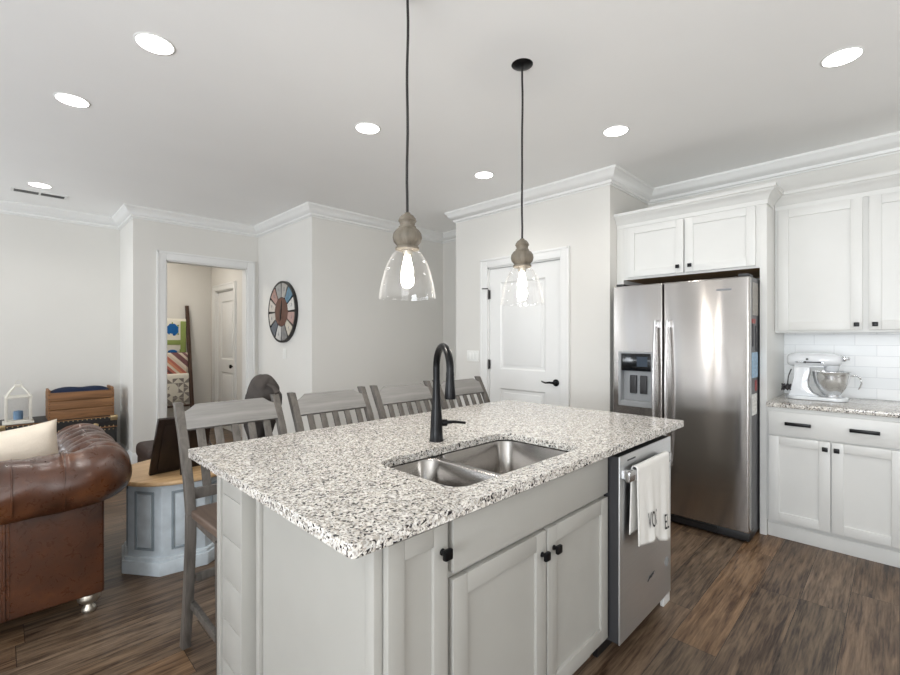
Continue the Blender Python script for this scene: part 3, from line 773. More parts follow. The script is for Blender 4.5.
part('door_handle', fhandle(FYM-.042), 'handle', d1)
part('door_handle', fhandle(FYM+.042), 'handle', d2)
g = G().box(FX-.0015, FX, .79, .88, 1.665, 1.677, .0)
part('badge', g, 'letter', d1)
dp = part('water_dispenser', G().box(FX+.055, FX+.068, DA, DB, DC, DD).box(FX+.004, FX+.055, DA, DA+.008, DC, DD).box(FX+.004, FX+.055, DB-.008, DB, DC, DD)
          .box(FX+.002, FX+.055, DA, DB, DC, DC+.03, .003).box(FX-.004, FX+.006, DA-.012, DA+.006, DC-.012, DD+.012, .003).box(FX-.004, FX+.006, DB-.006, DB+.012, DC-.012, DD+.012, .003)
          .box(FX-.004, FX+.006, DA, DB, DC-.012, DC+.004, .003).box(FX-.004, FX+.006, DA, DB, DD-.004, DD+.012, .003), 'lgrey', fr)
part('control_panel', G().box(FX+.004, FX+.05, DA+.008, DB-.008, 1.095, DD-.004, .004), 'disp', dp)
part('display', G().box(FX+.003, FX+.0045, DA+.035, DA+.115, 1.13, 1.205), 'screen', dp)
for yy in (1.385, 1.462):
    part('paddle', G().box(FX+.036, FX+.055, yy-.026, yy+.026, .92, 1.06, .006), 'plastic', dp)
# magnets and papers on the visible right side of the case
for i, (x0, x1, z0, z1, m_, nm, lb) in enumerate([
        (3.54, 3.70, 1.50, 1.72, 'mag_mixg', 'paper_sheet', 'grey speckled paper high on the side of the refrigerator'),
        (3.53, 3.62, 1.445, 1.475, 'mag_red', 'magnet_strip', 'thin dull red magnet on the refrigerator side right under the grey paper'),
        (3.54, 3.58, 1.29, 1.44, 'mag_dk', 'magnet_clip', 'narrow dark clip magnet on the refrigerator side above the pale blue paper'),
        (3.63, 3.67, 1.26, 1.43, 'mag_dk', 'magnet_clip', 'narrow dark clip magnet on the refrigerator side, next to the tall panel'),
        (3.53, 3.69, 1.08, 1.25, 'mag_skyb', 'paper_note', 'pale blue paper held on the refrigerator side'),
        (3.62, 3.67, .99, 1.06, 'mag_red', 'magnet_card', 'small dull red magnet between the blue paper and the lowest white card'),
        (3.53, 3.66, .83, .97, 'mag_paper', 'paper_card', 'white paper card, lowest on the refrigerator side')]):
    o = part(nm, G().box(x0, x1, FYA+.002, FYA+.006, z0, z1), m_, loc=(x0, FYA+.002, z0)); tag(o, lb, 'magnet' if 'magnet' in nm else 'paper')

# ------------------------------------------------------------------ tall surround + cabinet over the refrigerator
KX = 3.70
ft = thing('refrigerator_cabinet', 'white two-door cabinet with crown and tall side panel over the refrigerator', 'cabinet', (4.0, 1.15, 0))
part('side_panel', G().box(KX, XB-.002, .643, .683, 0, 2.30, .002), 'white', ft)
part('side_panel', G().box(KX, XB-.002, 1.640, YP-.002, 0, 2.30, .002), 'white', ft)
part('box', G().box(KX+.02, XB-.002, .683, 1.640, 1.85, 2.30).box(KX, KX+.02, .683, .712, 1.832, 2.30).box(KX, KX+.02, 1.590, 1.640, 1.832, 2.30)
     .box(KX, KX+.02, .712, 1.590, 2.245, 2.30).box(KX, KX+.02, .712, 1.590, 1.832, 1.86).box(KX, KX+.02, 1.13, 1.19, 1.86, 2.245), 'white', ft)
part('underside', G().box(KX+.02, XB-.004, .684, 1.639, 1.834, 1.85), 'ply', ft)
d = part('door', shaker_x(G(), .705, 1.155, 1.848, 2.258, KX-.021, .055), 'white', ft); part('knob', knob_x(KX-.021, 1.118, 1.895), 'bronze', d)
d = part('door', shaker_x(G(), 1.167, 1.597, 1.848, 2.258, KX-.021, .055), 'white', ft); part('knob', knob_x(KX-.021, 1.204, 1.895), 'bronze', d)
CC = [(0, 0), (.006, 0), (.006, .03), (.012, .036), (.018, .05), (.036, .075), (.048, .082), (.052, .092), (.060, .095), (.060, .118), (0, .118)]
part('crown', sweep([(3.918, .643), (KX, .643), (KX, YP-.002)], CC, 2.265).box(KX+.002, XB-.01, .645, YP-.004, 2.30, 2.31), 'white', ft)

# ------------------------------------------------------------------ right-hand wall of cabinets
UX = 3.98; UY0 = -.36
uc = thing('upper_cabinet', 'white wall-hung upper cabinet with two shaker doors above the stand mixer', 'cabinet', (4.15, .15, 1.4))
part('box', G().box(UX+.02, XB-.002, UY0, .641, 1.405, 2.32).box(UX, UX+.02, UY0, .641, 1.385, 2.32).box(UX+.02, XB-.012, UY0, UY0+.015, 1.385, 1.405), 'white', uc)
d = part('door', shaker_x(G(), .172, .620, 1.40, 2.262, UX-.021, .06), 'white', uc); part('knob', knob_x(UX-.021, .200, 1.435), 'bronze', d)
d = part('door', shaker_x(G(), UY0+.02, .142, 1.40, 2.262, UX-.021, .06), 'white', uc); part('knob', knob_x(UX-.021, .112, 1.435), 'bronze', d)
part('crown', sweep([(UX, UY0), (UX, .641)], CC, 2.265), 'white', uc)
o = thing('under_cabinet_light', 'slim lit strip light fixed under the white upper cabinet, above the tile', 'light', (4.2, .1, 1.39))
part('housing', G().box(4.19, 4.225, UY0+.05, .60, 1.395, 1.404), 'lgrey', o)
part('diffuser', G().box(4.193, 4.222, UY0+.055, .595, 1.391, 1.395), 'strip', o)
area('strip_light', (4.20, .13, 1.386), (0, 0, -1), .03, .92, STRIP_W, (.93, .97, 1)).rotation_euler = (0, 0, 0)
o = struct('wall_backsplash', G().box(XB-.009, XB, UY0-.3, .643, .945-.031, 1.405), 'tile')
BX = 3.695; BY0 = -.045
bc = thing('base_cabinet', 'white base cabinet with one wide two-pull drawer over two shaker doors, below the stand mixer', 'cabinet', (4.0, .3, 0))
part('box', G().box(BX+.02, XB-.002, BY0, .641, .115, CT0).box(BX, BX+.02, BY0, .641, .115, CT0), 'white', bc)
part('toe_base', G().box(BX+.035, XB-.01, BY0, .641, 0, .115).box(BX+.025, BX+.035, BY0, .641, 0, .09, .003), 'white', bc)
d = part('drawer', G().box(BX-.021, BX-.001, BY0+.02, .628, .702, .856, .003), 'white', bc)
for yy in (.470, .150):
    g = G().box(BX-.046, BX-.034, yy-.068, yy+.068, .772, .794, .004)
    for q in (-.058, .058): g.box(BX-.036, BX-.020, yy+q-.009, yy+q+.009, .774, .792, .003)
    part('pull', g, 'bronze', d)
d = part('door', shaker_x(G(), .308, .628, .128, .692, BX-.021), 'white', bc); part('knob', knob_x(BX-.021, .333, .647), 'bronze', d)
d = part('door', shaker_x(G(), -.022, .302, .128, .692, BX-.021), 'white', bc); part('knob', knob_x(BX-.021, .277, .647), 'bronze', d)
o = part('wall_countertop', G().box(3.662, XB-.011, -.075, .6415, CT0, CT1, .006, seg=3), 'granite', loc=(4.0, .3, CT0))
tag(o, 'speckled granite countertop on the white base cabinet under the stand mixer', 'countertop')

# stand mixer, head pointing to -y
MX, MY = 4.06, .43
mx = thing('stand_mixer', 'pearl white tilt-head stand mixer with a polished bowl on the right-hand granite counter', 'stand mixer', (MX, MY, CT1))
def mxp(prof, w, bev=.012):
    """side outline (y to the right is -y) extruded in x"""
    g = G(); mt = Matrix(((0, 0, 1, MX), (-1, 0, 0, MY), (0, 1, 0, CT1), (0, 0, 0, 1)))
    return g.prism(prof, -w/2, w/2, 0, bev, mat=mt, smooth=True)
bp = rrect(MX-.085, MX+.085, MY-.185, MY+.15, .07, 8)
part('base', G().prism(bp, CT1+.001, CT1+.026, 0, .008, smooth=True), 'mixer', mx, sharp=50)
part('column', mxp([(-.140, .02), (-.122, .09), (-.108, .16), (-.106, .235), (-.02, .235), (-.018, .20), (-.03, .14), (-.028, .09), (-.008, .05), (.03, .026), (.03, .02)], .085, .004), 'mixer', mx, sharp=50)
hp = []
g = G()
rad = [(-.152, .010, .010), (-.148, .035, .030), (-.13, .052, .045), (-.09, .060, .052), (0, .064, .054), (.07, .063, .052), (.115, .056, .047), (.14, .043, .036), (.152, .022, .02), (.156, .004, .004)]
b = bmesh.new(); R = []
for y, rx, rz in rad: R.append([b.verts.new((MX+rx*math.cos(2*PI*k_/28)*(1.0), MY-y, CT1+.278+rz*math.copysign(abs(math.sin(2*PI*k_/28))**.8, math.sin(2*PI*k_/28)))) for k_ in range(28)])
for A, B in zip(R[:-1], R[1:]):
    for k_ in range(28): b.faces.new((A[k_], A[(k_+1) % 28], B[(k_+1) % 28], B[k_]))
b.faces.new(R[0]); b.faces.new(R[-1]); bmesh.ops.recalc_face_normals(b, faces=b.faces[:]); g.merge(b, 0, True)
g.box(MX-.045, MX+.045, MY-.06, MY+.105, CT1+.225, CT1+.25, .006)
g.lathe([(.0, .20), (.034, .20), (.040, .212), (.044, .245), (0, .245)], MX, MY-.095, CT1, 24)
head = part('head', g, 'mixer', mx, sharp=60)
part('trim_band', G().box(MX-.0665, MX-.060, MY-.06, MY+.10, CT1+.260, CT1+.267, .002), 'chrome', head)
part('speed_lever', G().tube([(MX-.05, MY+.03, CT1+.285), (MX-.072, MY+.03, CT1+.285)], .007, 10), 'black', head)
part('badge', G().box(MX-.0675, MX-.0655, MY-.05, MY+.035, CT1+.2600, CT1+.268, .0).box(MX-.068, MX-.0655, MY+.035, MY+.05, CT1+.257, CT1+.270), 'plastic', head)
part('attachment_knob', G().lathe([(0, 0), (.016, 0), (.018, .004), (.018, .016), (.015, .02), (0, .02)], MX, MY-.153, CT1+.29, 20, mat=Matrix.Rotation(PI/2, 4, 'X')).tube([(MX, MY-.158, CT1+.29), (MX, MY-.19, CT1+.29)], .008, 10), 'chrome', head)
BYc = MY-.095
bo = [(.0, .030), (.042, .030), (.046, .040), (.058, .060), (.078, .090), (.094, .130), (.101, .170), (.103, .197)]
part('bowl', G().lathe(bo+[(.105, .199), (.100, .199)]+[(r-.003 if r > .01 else 0, z+.004) for r, z in reversed(bo)], MX, BYc, CT1, 44, closed=False), 'bowlsteel', mx, sharp=80)
part('bowl_foot', G().lathe([(0, .024), (.056, .024), (.058, .032), (.048, .040), (.040, .036), (0, .036)], MX, BYc, CT1, 32), 'chrome', mx)
part('bowl_handle', G().tube([(MX, BYc-.100, CT1+.175), (MX, BYc-.125, CT1+.18), (MX, BYc-.148, CT1+.165), (MX, BYc-.155, CT1+.13), (MX, BYc-.145, CT1+.10), (MX, BYc-.138, CT1+.088)], [.008, .0085, .009, .009, .008, .006], 12, flat=(1.2, .6)), 'chrome', mx)
g = G()
for k_ in range(6):
    a = PI*k_/6; pts = []
    for i in range(13):
        t_ = PI*i/12*1.0; rr = .045*math.sin(t_); zz = .200-.11*(1-math.cos(t_))/2
        pts.append((MX+rr*math.cos(a), BYc+rr*math.sin(a), CT1+zz))
    g.tube(pts, .0022, 6)
    pts = [(MX-(p_[0]-MX), BYc-(p_[1]-BYc), p_[2]) for p_ in pts]; g.tube(pts, .0022, 6)
part('whisk', g, 'chrome', mx)
part('power_cord', G().tube([(MX-.02, MY+.125, CT1+.21), (MX-.03, MY+.140, CT1+.16), (MX-.035, MY+.143, CT1+.12), (MX-.04, MY+.145, CT1+.085)], .004, 8).tube([(MX-.04+.018*math.sin(i*1.3), MY+.150+.026*math.cos(i*.9), CT1+.080+.024*math.sin(i*2.1)) for i in range(22)], .0055, 8), 'mag_dk', mx)

# wall switch plates
sp_ = part('switch_plate', G().box(PX-.007, PX-.0005, 3.145, 3.31, 1.10, 1.215, .003), 'plate', loc=(PX, 3.22, 1.1)); tag(sp_, 'white three-gang switch plate on the pantry wall left of the pantry door', 'switch')
for i in range(3): part('switch_paddle', G().box(PX-.011, PX-.006, 3.177+i*.051-.017, 3.177+i*.051+.017, 1.125, 1.19, .002), 'plate', sp_)
sp_ = part('switch_plate', G().box(XC-.007, XC-.0005, 4.94, 5.015, 1.115, 1.23, .003), 'plate', loc=(XC, 5, 1.1)); tag(sp_, 'white single switch plate on the wall under the round clock', 'switch')
part('switch_paddle', G().box(XC-.011, XC-.006, 4.96, 4.995, 1.14, 1.205, .002), 'plate', sp_)

# ------------------------------------------------------------------ clock
ck = thing('wall_clock', 'large round wall clock with patchwork wood wedges and dark rim', 'clock', (XC-.01, 5.0, 1.65))
CYc, CZc = 5.0, 1.65
MC = Matrix(((0, 0, -1, XC-.03), (-1, 0, 0, CYc), (0, 1, 0, CZc), (0, 0, 0, 1)))   # local x -> right as seen, local y -> up, local z -> towards room
MCr = Matrix(((0, 0, -1, XC), (-1, 0, 0, CYc), (0, 1, 0, CZc), (0, 0, 0, 1)))
part('rim', G().lathe([(.0, .002), (.352, .002), (.352, .034), (.330, .034), (.330, .022), (0, .022)], 0, 0, 0, 64, mat=MCr), 'black', ck)
g = G()
for i in range(12):
    a0 = PI/2-(i+.5)*PI/6+.045-PI/12; a1 = PI/2-(i-.5)*PI/6-.045-PI/12
    pts = [(.172*math.cos(a0), .172*math.sin(a0))]+[(.328*math.cos(a0+(a1-a0)*k_/6), .328*math.sin(a0+(a1-a0)*k_/6)) for k_ in range(7)]+[(.172*math.cos(a1), .172*math.sin(a1))]
    g.prism(pts, -.006, .003, i, 0, mat=MC)
face = part('face', g, ['clk%d' % i for i in range(12)], ck)
part('center_disc', G().lathe([(0, .0), (.165, .0), (.165, .010), (.155, .013), (0, .013)], 0, 0, 0, 48, mat=MC @ Matrix.Translation((0, 0, -.008))), 'clockwood', ck)
g = G()
g.prism([(-.008, -.03), (.008, -.03), (.012, .08), (0, .13), (-.012, .08)], .006, .009, mat=MC @ Matrix.Rotation(-.12, 4, 'Z'))
g.prism([(-.009, -.03), (.009, -.03), (.013, .06), (0, .10), (-.013, .06)], .010, .013, mat=MC @ Matrix.Rotation(PI-.1, 4, 'Z'))
part('hands', g, 'black', ck)
for i in range(12):
    a = PI/2-(i+.0)*PI/6-PI/12
    part('numeral', text_geo(G(), str(i or 12), .055, MC @ Matrix.Translation((.262*math.cos(a), .262*math.sin(a), .004))), 'letter', ck)

# ------------------------------------------------------------------ counter stools (built facing -y, x centred)
def stool():
    t = thing('counter_stool', '', 'stool', (0, 0, 0), 'grey slat-back stools along the island')
    hw = .222
    post = [(0, .215, 0), (0, .168, .25), (0, .138, .48), (0, .135, .60), (0, .165, .72), (0, .245, .90), (0, .320, 1.035)]
    for sx in (-1, 1):
        part('leg', G().bar([(sx*hw, y, z) for _, y, z in post[:4]], .036, .040), 'chair', t)
        part('back_post', G().bar([(sx*hw, y, z) for _, y, z in post[3:]]+[(sx*hw, .330, 1.052)], .036, .036), 'chair', t)
        part('leg', G().bar([(sx*.190, -.160, 0), (sx*.196, -.155, .57)], .038, .038), 'chair', t)
        part('stretcher', G().box(sx*.206-.010, sx*.206+.010, -.145, .170, .185, .215, .003), 'chair', t)
    part('stretcher', G().box(-.19, .19, -.170, -.148, .235, .27, .003), 'chair', t)
    part('stretcher', G().box(-.21, .21, .146, .168, .30, .33, .003), 'chair', t)
    # saddle seat
    def sf(u, v):
        x = -.225+.45*u; y = -.182+.345*v
        x *= .95+.05*v
        return (x, y, .618-.012*math.sin(PI*u)**1.0*math.sin(PI*v)+.0)
    g = G().grid(sf, 16, 12); 
    part('seat_frame', G().box(-.205, .205, -.165, .13, .545, .588, .004), 'chair', t)
    st = part('seat', g, 'seat', t); mod(st, 'SOLIDIFY', thickness=.032, offset=-1); mod(st, 'BEVEL', width=.008, segments=2, limit_method='ANGLE', angle_limit=1.0)
    yb = lambda z: .135+(z-.60)/.435*.185 + (-.026*math.sin(PI*(z-.6)/.435))
    # crest rail with stepped ends
    pr = [(-.208, .925), (.208, .925), (.208, 1.010), (.185, 1.022), (.155, 1.045), (-.155, 1.045), (-.185, 1.022), (-.208, 1.010)]
    ang = math.atan2(yb(1.03)-yb(.93), .10)
    mt = Matrix.Translation((0, yb(.985), .985)) @ Matrix.Rotation(-ang, 4, 'X') @ Matrix.Rotation(PI/2, 4, 'X') @ Matrix.Translation((0, -.985, 0))
    part('crest_rail', G().prism(pr, -.012, .012, 0, .004, mat=mt), 'chairtop', t)
    part('lower_rail', G().box(-.208, .208, yb(.68)-.011, yb(.68)+.011, .655, .70, .003), 'chair', t)
    for i in range(5):
        x = -.150+i*.075
        part('slat', G().bar([(x, yb(.70), .69), (x, yb(.81), .81), (x, yb(.93), .935)], .034, .012, bev=.002), 'chair', t)
    return t
st0 = stool(); SYB = 1.985
ST = [(.792, 0, 'grey slat-back counter stool nearest the sofa, with the dark bag hanging behind it'),
      (1.328, .0, 'grey slat-back counter stool second from the sofa, between the bag stool and the nearer pendant'),
      (1.862, 0, 'grey slat-back counter stool directly behind the black faucet, third from the sofa'),
      (2.39, 0, 'grey slat-back counter stool closest to the pantry door, half behind the faucet spout')]
for i, (x, rz, lb) in enumerate(ST):
    if i == 0: st0.location = (x, SYB, 0); st0['label'] = lb
    else: dup(st0, (x, SYB, 0), lb)

# dark bag hung on the first stool
def blob(c, r, amp, seed, squash=1, nu=36, nv=24):
    g = G(); rnd = random.Random(seed); K = [(rnd.uniform(1, 3), rnd.uniform(0, 6), rnd.uniform(1, 3), rnd.uniform(0, 6)) for _ in range(5)]
    def f(u, v):
        th = 2*PI*u; ph = PI*(v*.998+.001)
        d = 1+sum(amp*math.sin(a*round(2)*th*1.0+p)*math.sin(q*ph*1.5+s_) for a, p, q, s_ in [(round(k_[0]), k_[1], k_[2], k_[3]) for k_ in K])
        return (c[0]+r[0]*d*math.sin(ph)*math.cos(th), c[1]+r[1]*d*math.sin(ph)*math.sin(th), c[2]+r[2]*d*math.cos(ph))
    return g.grid(f, nu, nv, cu=True)
bgx = thing('cloth_bag', 'rumpled dark grey cloth bag hanging behind the stool nearest the sofa', 'bag', (.95, 2.45, .75))
def bagf(u, v):
    th = 2*PI*u; ph = PI*(v*.996+.002); z = math.cos(ph)
    rx = .10; ry = .07
    taper = 1.0 if z > .2 else max(.55, 1-.42*(.2-z))
    fold = 1+.06*math.sin(3*th+4*z)+.06*math.sin(7*th-6*z)*math.sin(ph)-.13*max(0, math.sin(10*z+1.5*th+2.2*math.sin(2*th)))**5
    cz = .945+.205*z
    return (1.0+(.10 if z < 0 else .0)*(-z)*-.35+rx*taper*fold*math.sin(ph)**.7*math.cos(th), 2.425+ry*fold*math.sin(ph)**.7*math.sin(th), cz+.012*math.sin(4*th)*math.sin(ph))
part('bag_body', G().grid(bagf, 48, 36, cu=True), 'bag', bgx, sharp=180)
part('strap', G().tube([(1.0, 2.36, 1.10), (1.02, 2.33, 1.085), (1.022, 2.298, 1.062), (1.034, 2.345, 1.02), (1.0, 2.41, .98)], .010, 8, flat=(1.6, .5)), 'bag', bgx)

# ------------------------------------------------------------------ end table, frame, bottle, ottoman
TX, TY, TR = .80, 3.215, .318
et = thing('end_table', 'octagonal pale blue grey panelled end table with honey oak top beside the sofa', 'end table', (TX, TY, 0))
def octo(r, rot=PI/8+.12): return [(TX+r*math.cos(rot+k_*PI/4), TY+r*math.sin(rot+k_*PI/4)) for k_ in range(8)]
ROT = PI/8-math.radians(9)
oc = lambda r: octo(r, ROT)
part('plinth', G().prism(oc(TR), 0, .075, 0, .006).prism(oc(TR-.012), .07, .095, 0, .008), 'blue', et)
g = G().prism(oc(TR-.032), .09, .50, 0, .003)
part('body', g, 'blue', et)
for k_ in range(8):
    a = ROT+PI/8+k_*PI/4; ap = (TR-.032)*math.cos(PI/8)
    mt = Matrix.Translation((TX, TY, 0)) @ Matrix.Rotation(a-PI/2, 4, 'Z') @ Matrix.Translation((0, ap, 0))
    w = .062
    g = G()
    for (x0, x1, z0, z1) in ((-w, -w+.014, .13, .465), (w-.014, w, .13, .465), (-w+.014, w-.014, .13, .144), (-w+.014, w-.014, .451, .465)):
        g.box(x0, x1, -.002, .007, z0, z1, .003, mat=mt)
    g.box(-w+.022, w-.022, -.002, .004, .152, .443, .003, mat=mt, mi=1)
    part('side_panel', g, ['bluedk', 'blue'], et)
part('top', G().prism(oc(TR-.005), .50, .512, 0, .003, ), 'blue', et)
part('table_top', G().lathe([(0, .512), (TR+.005, .512), (TR+.014, .518), (TR+.016, .528), (TR+.011, .538), (TR+.004, .540), (0, .540)], TX, TY, 0, 72), 'oak', et)
# dark frame standing on the table, leaning back
pf = thing('picture_frame', 'dark espresso wood picture frame on the oak end table, its back to the island', 'picture frame', (.77, 3.11, .54))
mt = Matrix.Translation((.765, 3.13, .5405)) @ Matrix.Rotation(math.radians(6), 4, 'Z') @ Matrix.Rotation(math.radians(23), 4, 'X')
fw, fh = .150, .375
part('frame', G().box(-fw, -fw+.04, -.012, .008, 0.004, fh, .003, mat=mt).box(fw-.04, fw, -.012, .008, 0.004, fh, .003, mat=mt).box(-fw+.04, fw-.04, -.012, .008, .004, .045, .003, mat=mt).box(-fw+.04, fw-.04, -.012, .008, fh-.04, fh, .003, mat=mt), 'espresso', pf)
part('backing_board', G().box(-fw+.035, fw-.035, -.017, .002, .035, fh-.035, .002, mat=mt), 'espresso', pf)
part('easel_leg', G().box(-.03, .03, -.004, .0, .003, .25, mat=Matrix.Translation((.775, 2.985, .5405)) @ Matrix.Rotation(math.radians(6), 4, 'Z') @ Matrix.Rotation(math.radians(-4), 4, 'X')), 'espresso', pf)
bt = part('bottle', G().lathe([(0, 0), (.034, 0), (.037, .006), (.037, .07), (.028, .10), (.014, .13), (.012, .165), (.015, .17), (.015, .18), (0, .18)], .965, 3.22, .541, 24), 'bottle', loc=(.965, 3.22, .541))
tag(bt, 'small dark brown glass bottle on the oak end table behind stool slats', 'bottle')
ot = thing('ottoman', 'dark brown leather ottoman behind the end table', 'ottoman', (1.06, 4.62, 0))
part('cushion', G().box(.86, 1.34, 4.36, 4.88, .28, .415, .055, seg=5), 'dleather', ot, sharp=60)
part('box', G().box(.875, 1.325, 4.375, 4.865, .06, .29, .01), 'dleather', ot)
for x in (.90, 1.30):
    for y in (4.40, 4.84): part('foot', G().lathe([(0, 0), (.018, 0), (.024, .065), (0, .065)], x, y, 0, 14), 'espresso', ot)

# ------------------------------------------------------------------ leather sofa (its back towards the camera, facing +y)
SXR, SYB_ = .365, 2.775           # outer panel planes: right side and back
SXL = -1.85; SYF = 3.70
RR = .135; RZ = .668
so = thing('leather_sofa', 'brown tufted leather sofa with rolled back and arms on silver bun feet', 'sofa', (-.74, 3.2, 0))
g = G().box(SXL, SXR, SYB_, SYB_+.12, .095, .66, .012, seg=3).box(SXR-.12, SXR, SYB_+.12, SYF, .095, .66, .012, seg=3).box(SXL, SXL+.12, SYB_+.12, SYF, .095, .66, .012, seg=3)
part('outer_panel', g, 'leather', so, sharp=60)
part('base_rail', G().box(SXL+.11, SXR-.11, SYB_+.11, SYF-.03, .10, .30, .012), 'leather', so)
g = G()
for x in (.012, -.78, -1.45): g.tube([(x, SYB_-.002, .11), (x, SYB_-.002, .6)], .005, 6).tube([(x+.016, SYB_-.001, .11), (x+.016, SYB_-.001, .6)], .003, 6)
part('seam_piping', g, 'leather', so)
# rolled back + arms: one swept roll along the plan path, pleated towards tuft buttons
CR = .10; XA, XBk = SXL-.0, SXR+.0
ax = SXR-.005; ay = SYB_+.005; bx = SXL+.005
path = []
def addseg(p, q, n):
    for i in range(n): path.append((p[0]+(q[0]-p[0])*i/n, p[1]+(q[1]-p[1])*i/n))
def addarc(cx, cy, r, a0, a1, n):
    for i in range(n): a = a0+(a1-a0)*i/n; path.append((cx+r*math.cos(a), cy+r*math.sin(a)))
addseg((ax, SYF+.02), (ax, ay+CR), 90); addarc(ax-CR, ay+CR, CR, 0, -PI/2, 18)
addseg((ax-CR, ay), (bx+CR, ay), 190); addarc(bx+CR, ay+CR, CR, -PI/2, -PI, 18); addseg((bx, ay+CR), (bx, SYF+.02), 90); path.append((bx, SYF+.02))
L = [0]
for p, q in zip(path[:-1], path[1:]): L.append(L[-1]+math.hypot(q[0]-p[0], q[1]-p[1]))
TOT = L[-1]; NP = len(path); NS = 56
arm_len = SYF+.02-ay-CR
def rollf(i, k_):
    p = Vector(path[i]); d = (Vector(path[min(i+1, NP-1)])-Vector(path[max(i-1, 0)])).normalized()
    nin = Vector((d.y, -d.x)) # to the right of travel = inside of the sofa
    a = 2*PI*k_/NS            # 0 = inside, 90 deg = up
    s_ = L[i]; r = RR
    up = max(0, math.sin(a)); ins = max(0, math.cos(a))
    tuft = .5+.5*math.cos(a-1.0) # strongest on the upper inside
    onarm = s_ < arm_len+.10 or s_ > TOT-arm_len-.10
    if onarm:
        ss = s_ if s_ < TOT/2 else TOT-s_
        w = abs(math.sin(PI*(ss-.02)/.118))
        r += (.022*w**.6-.016)*tuft**1.1
        # dimples
        dd = math.hypot(ss-arm_len-.045, (a-1.25)*RR)
        if dd < .16: r += -.026*math.exp(-(dd/.022)**2)+.0055*math.cos(9*math.atan2(ss-arm_len-.045, (a-1.25)*RR))*math.exp(-dd/.05)*min(1, dd/.02)
        for q in range(9):
            for (aa, off) in ((1.15, 0), (.2, .059)):
                dd = ((ss-.055-q*.118-off)**2+((a-aa)*RR)**2)
                if dd < .02: r -= .022*math.exp(-dd/.0007)
    else:
        w = abs(math.sin(PI*(s_-arm_len)/.17)); r += (.014*w**.6-.011)*max(0, math.cos(a-.55))**1.5
        for x_ in (.155, .50, .85, 1.2, 1.55):
            dx = (ax-x_)-p.x
            r -= .007*math.exp(-(dx/.006)**2)*max(0, math.sin(a+.25)) * (1 if abs(dx) < .03 else 0)
            if abs(dx) < .13: r += .004*math.sin(abs(dx)*90)*math.exp(-abs(dx)/.05)*max(0, math.sin(a))
    r += .0025*math.sin(17*s_+3*a)+.002*math.sin(29*s_-5*a)
    return (p.x+nin.x*r*math.cos(a), p.y+nin.y*r*math.cos(a), RZ+r*math.sin(a))
g = G(); V = [[g.bm.verts.new(rollf(i, k_)) for k_ in range(NS)] for i in range(NP)]
for A, B in zip(V[:-1], V[1:]):
    for k_ in range(NS): f = g.bm.faces.new((A[k_], A[(k_+1) % NS], B[(k_+1) % NS], B[k_])); f.smooth = True
g.bm.faces.new(V[0]); g.bm.faces.new(V[-1])
roll = part('rolled_back_and_arms', g, 'leather', so, sharp=60)
for x_ in (ax-.155, ax-.325, ax-.50):
    part('roll_seam', G().tube([(x_, ay-(RR+.001)*math.cos(a_), RZ+(RR+.001)*math.sin(a_)) for a_ in [-.9+i*.11 for i in range(28)]], .0035, 6), 'leather', so)
for q in range(5):
    s_ = .055+q*.118; 
    part('tuft_button', G().ball((ax-(RR-.016)*math.cos(1.15), SYF+.02-s_, RZ+(RR-.016)*math.sin(1.15)), .012, .012, .008, u=14, v=8), 'leather', so)
part('tuft_button', G().ball((ax-.025, ay+.06, RZ+RR-.006), .012, .012, .007, u=14, v=8), 'leather', so)
# inside: back cushion wall, seat cushions
part('inner_back', G().box(SXL+.12, SXR-.12, SYB_+.12, SYB_+.20, .30, .66, .03, seg=4), 'leather', so, sharp=60)
for i in range(3):
    w_ = (SXR-SXL-.26)/3; x0 = SXL+.13+i*w_
    part('seat_cushion', G().box(x0+.003, x0+w_-.003, SYB_+.20, SYF+.0, .30, .45, .035, seg=4), 'leather', so, sharp=60)
FOOT = [(0, 0), (.026, 0), (.030, .008), (.028, .020), (.020, .030), (.018, .038), (.030, .046), (.044, .060), (.047, .074), (.042, .090), (.030, .097), (0, .097)]
for x in (SXL+.055, SXR-.055):
    for y in (SYB_+.055, SYF-.06): part('bun_foot', G().lathe(FOOT, x, y, 0, 24), 'silver', so)
def pillow(name, c, w, h, t, rot, mat, label):
    m_ = Matrix.Translation(c) @ rot
    def f(sgn):
        def q(u, v):
            a, b_ = 2*u-1, 2*v-1
            k_ = (max(0, 1-a**4)*max(0, 1-b_**4))**.55
            e_ = 1-.06*(1-abs(a)**3)*abs(b_)**2; e2 = 1-.06*(1-abs(b_)**3)*abs(a)**2
            return tuple(m_ @ Vector((a*w/2*e2, sgn*t/2*k_*(1+.06*math.sin(9*u+4*v)), b_*h/2*e_)))
        return q
    g = G().grid(f(1), 22, 22).grid(f(-1), 22, 22); bmesh.ops.remove_doubles(g.bm, verts=g.bm.verts[:], dist=.0008)
    o = part(name, g, mat, loc=c, sharp=180); return tag(o, label, 'pillow')
RT = lambda z, x, y: Matrix.Rotation(math.radians(z), 4, 'Z') @ Matrix.Rotation(math.radians(x), 4, 'X') @ Matrix.Rotation(math.radians(y), 4, 'Y')
pillow('throw_pillow', (.005, 3.10, .685), .46, .46, .15, RT(0, 14, -7), 'cream', 'plain cream throw pillow in the corner of the leather sofa')
pillow('throw_pillow', (-.26, 3.20, .65), .45, .40, .14, RT(-4, 16, -4), 'lace', 'white patterned throw pillow left of the plain cream one on the sofa')

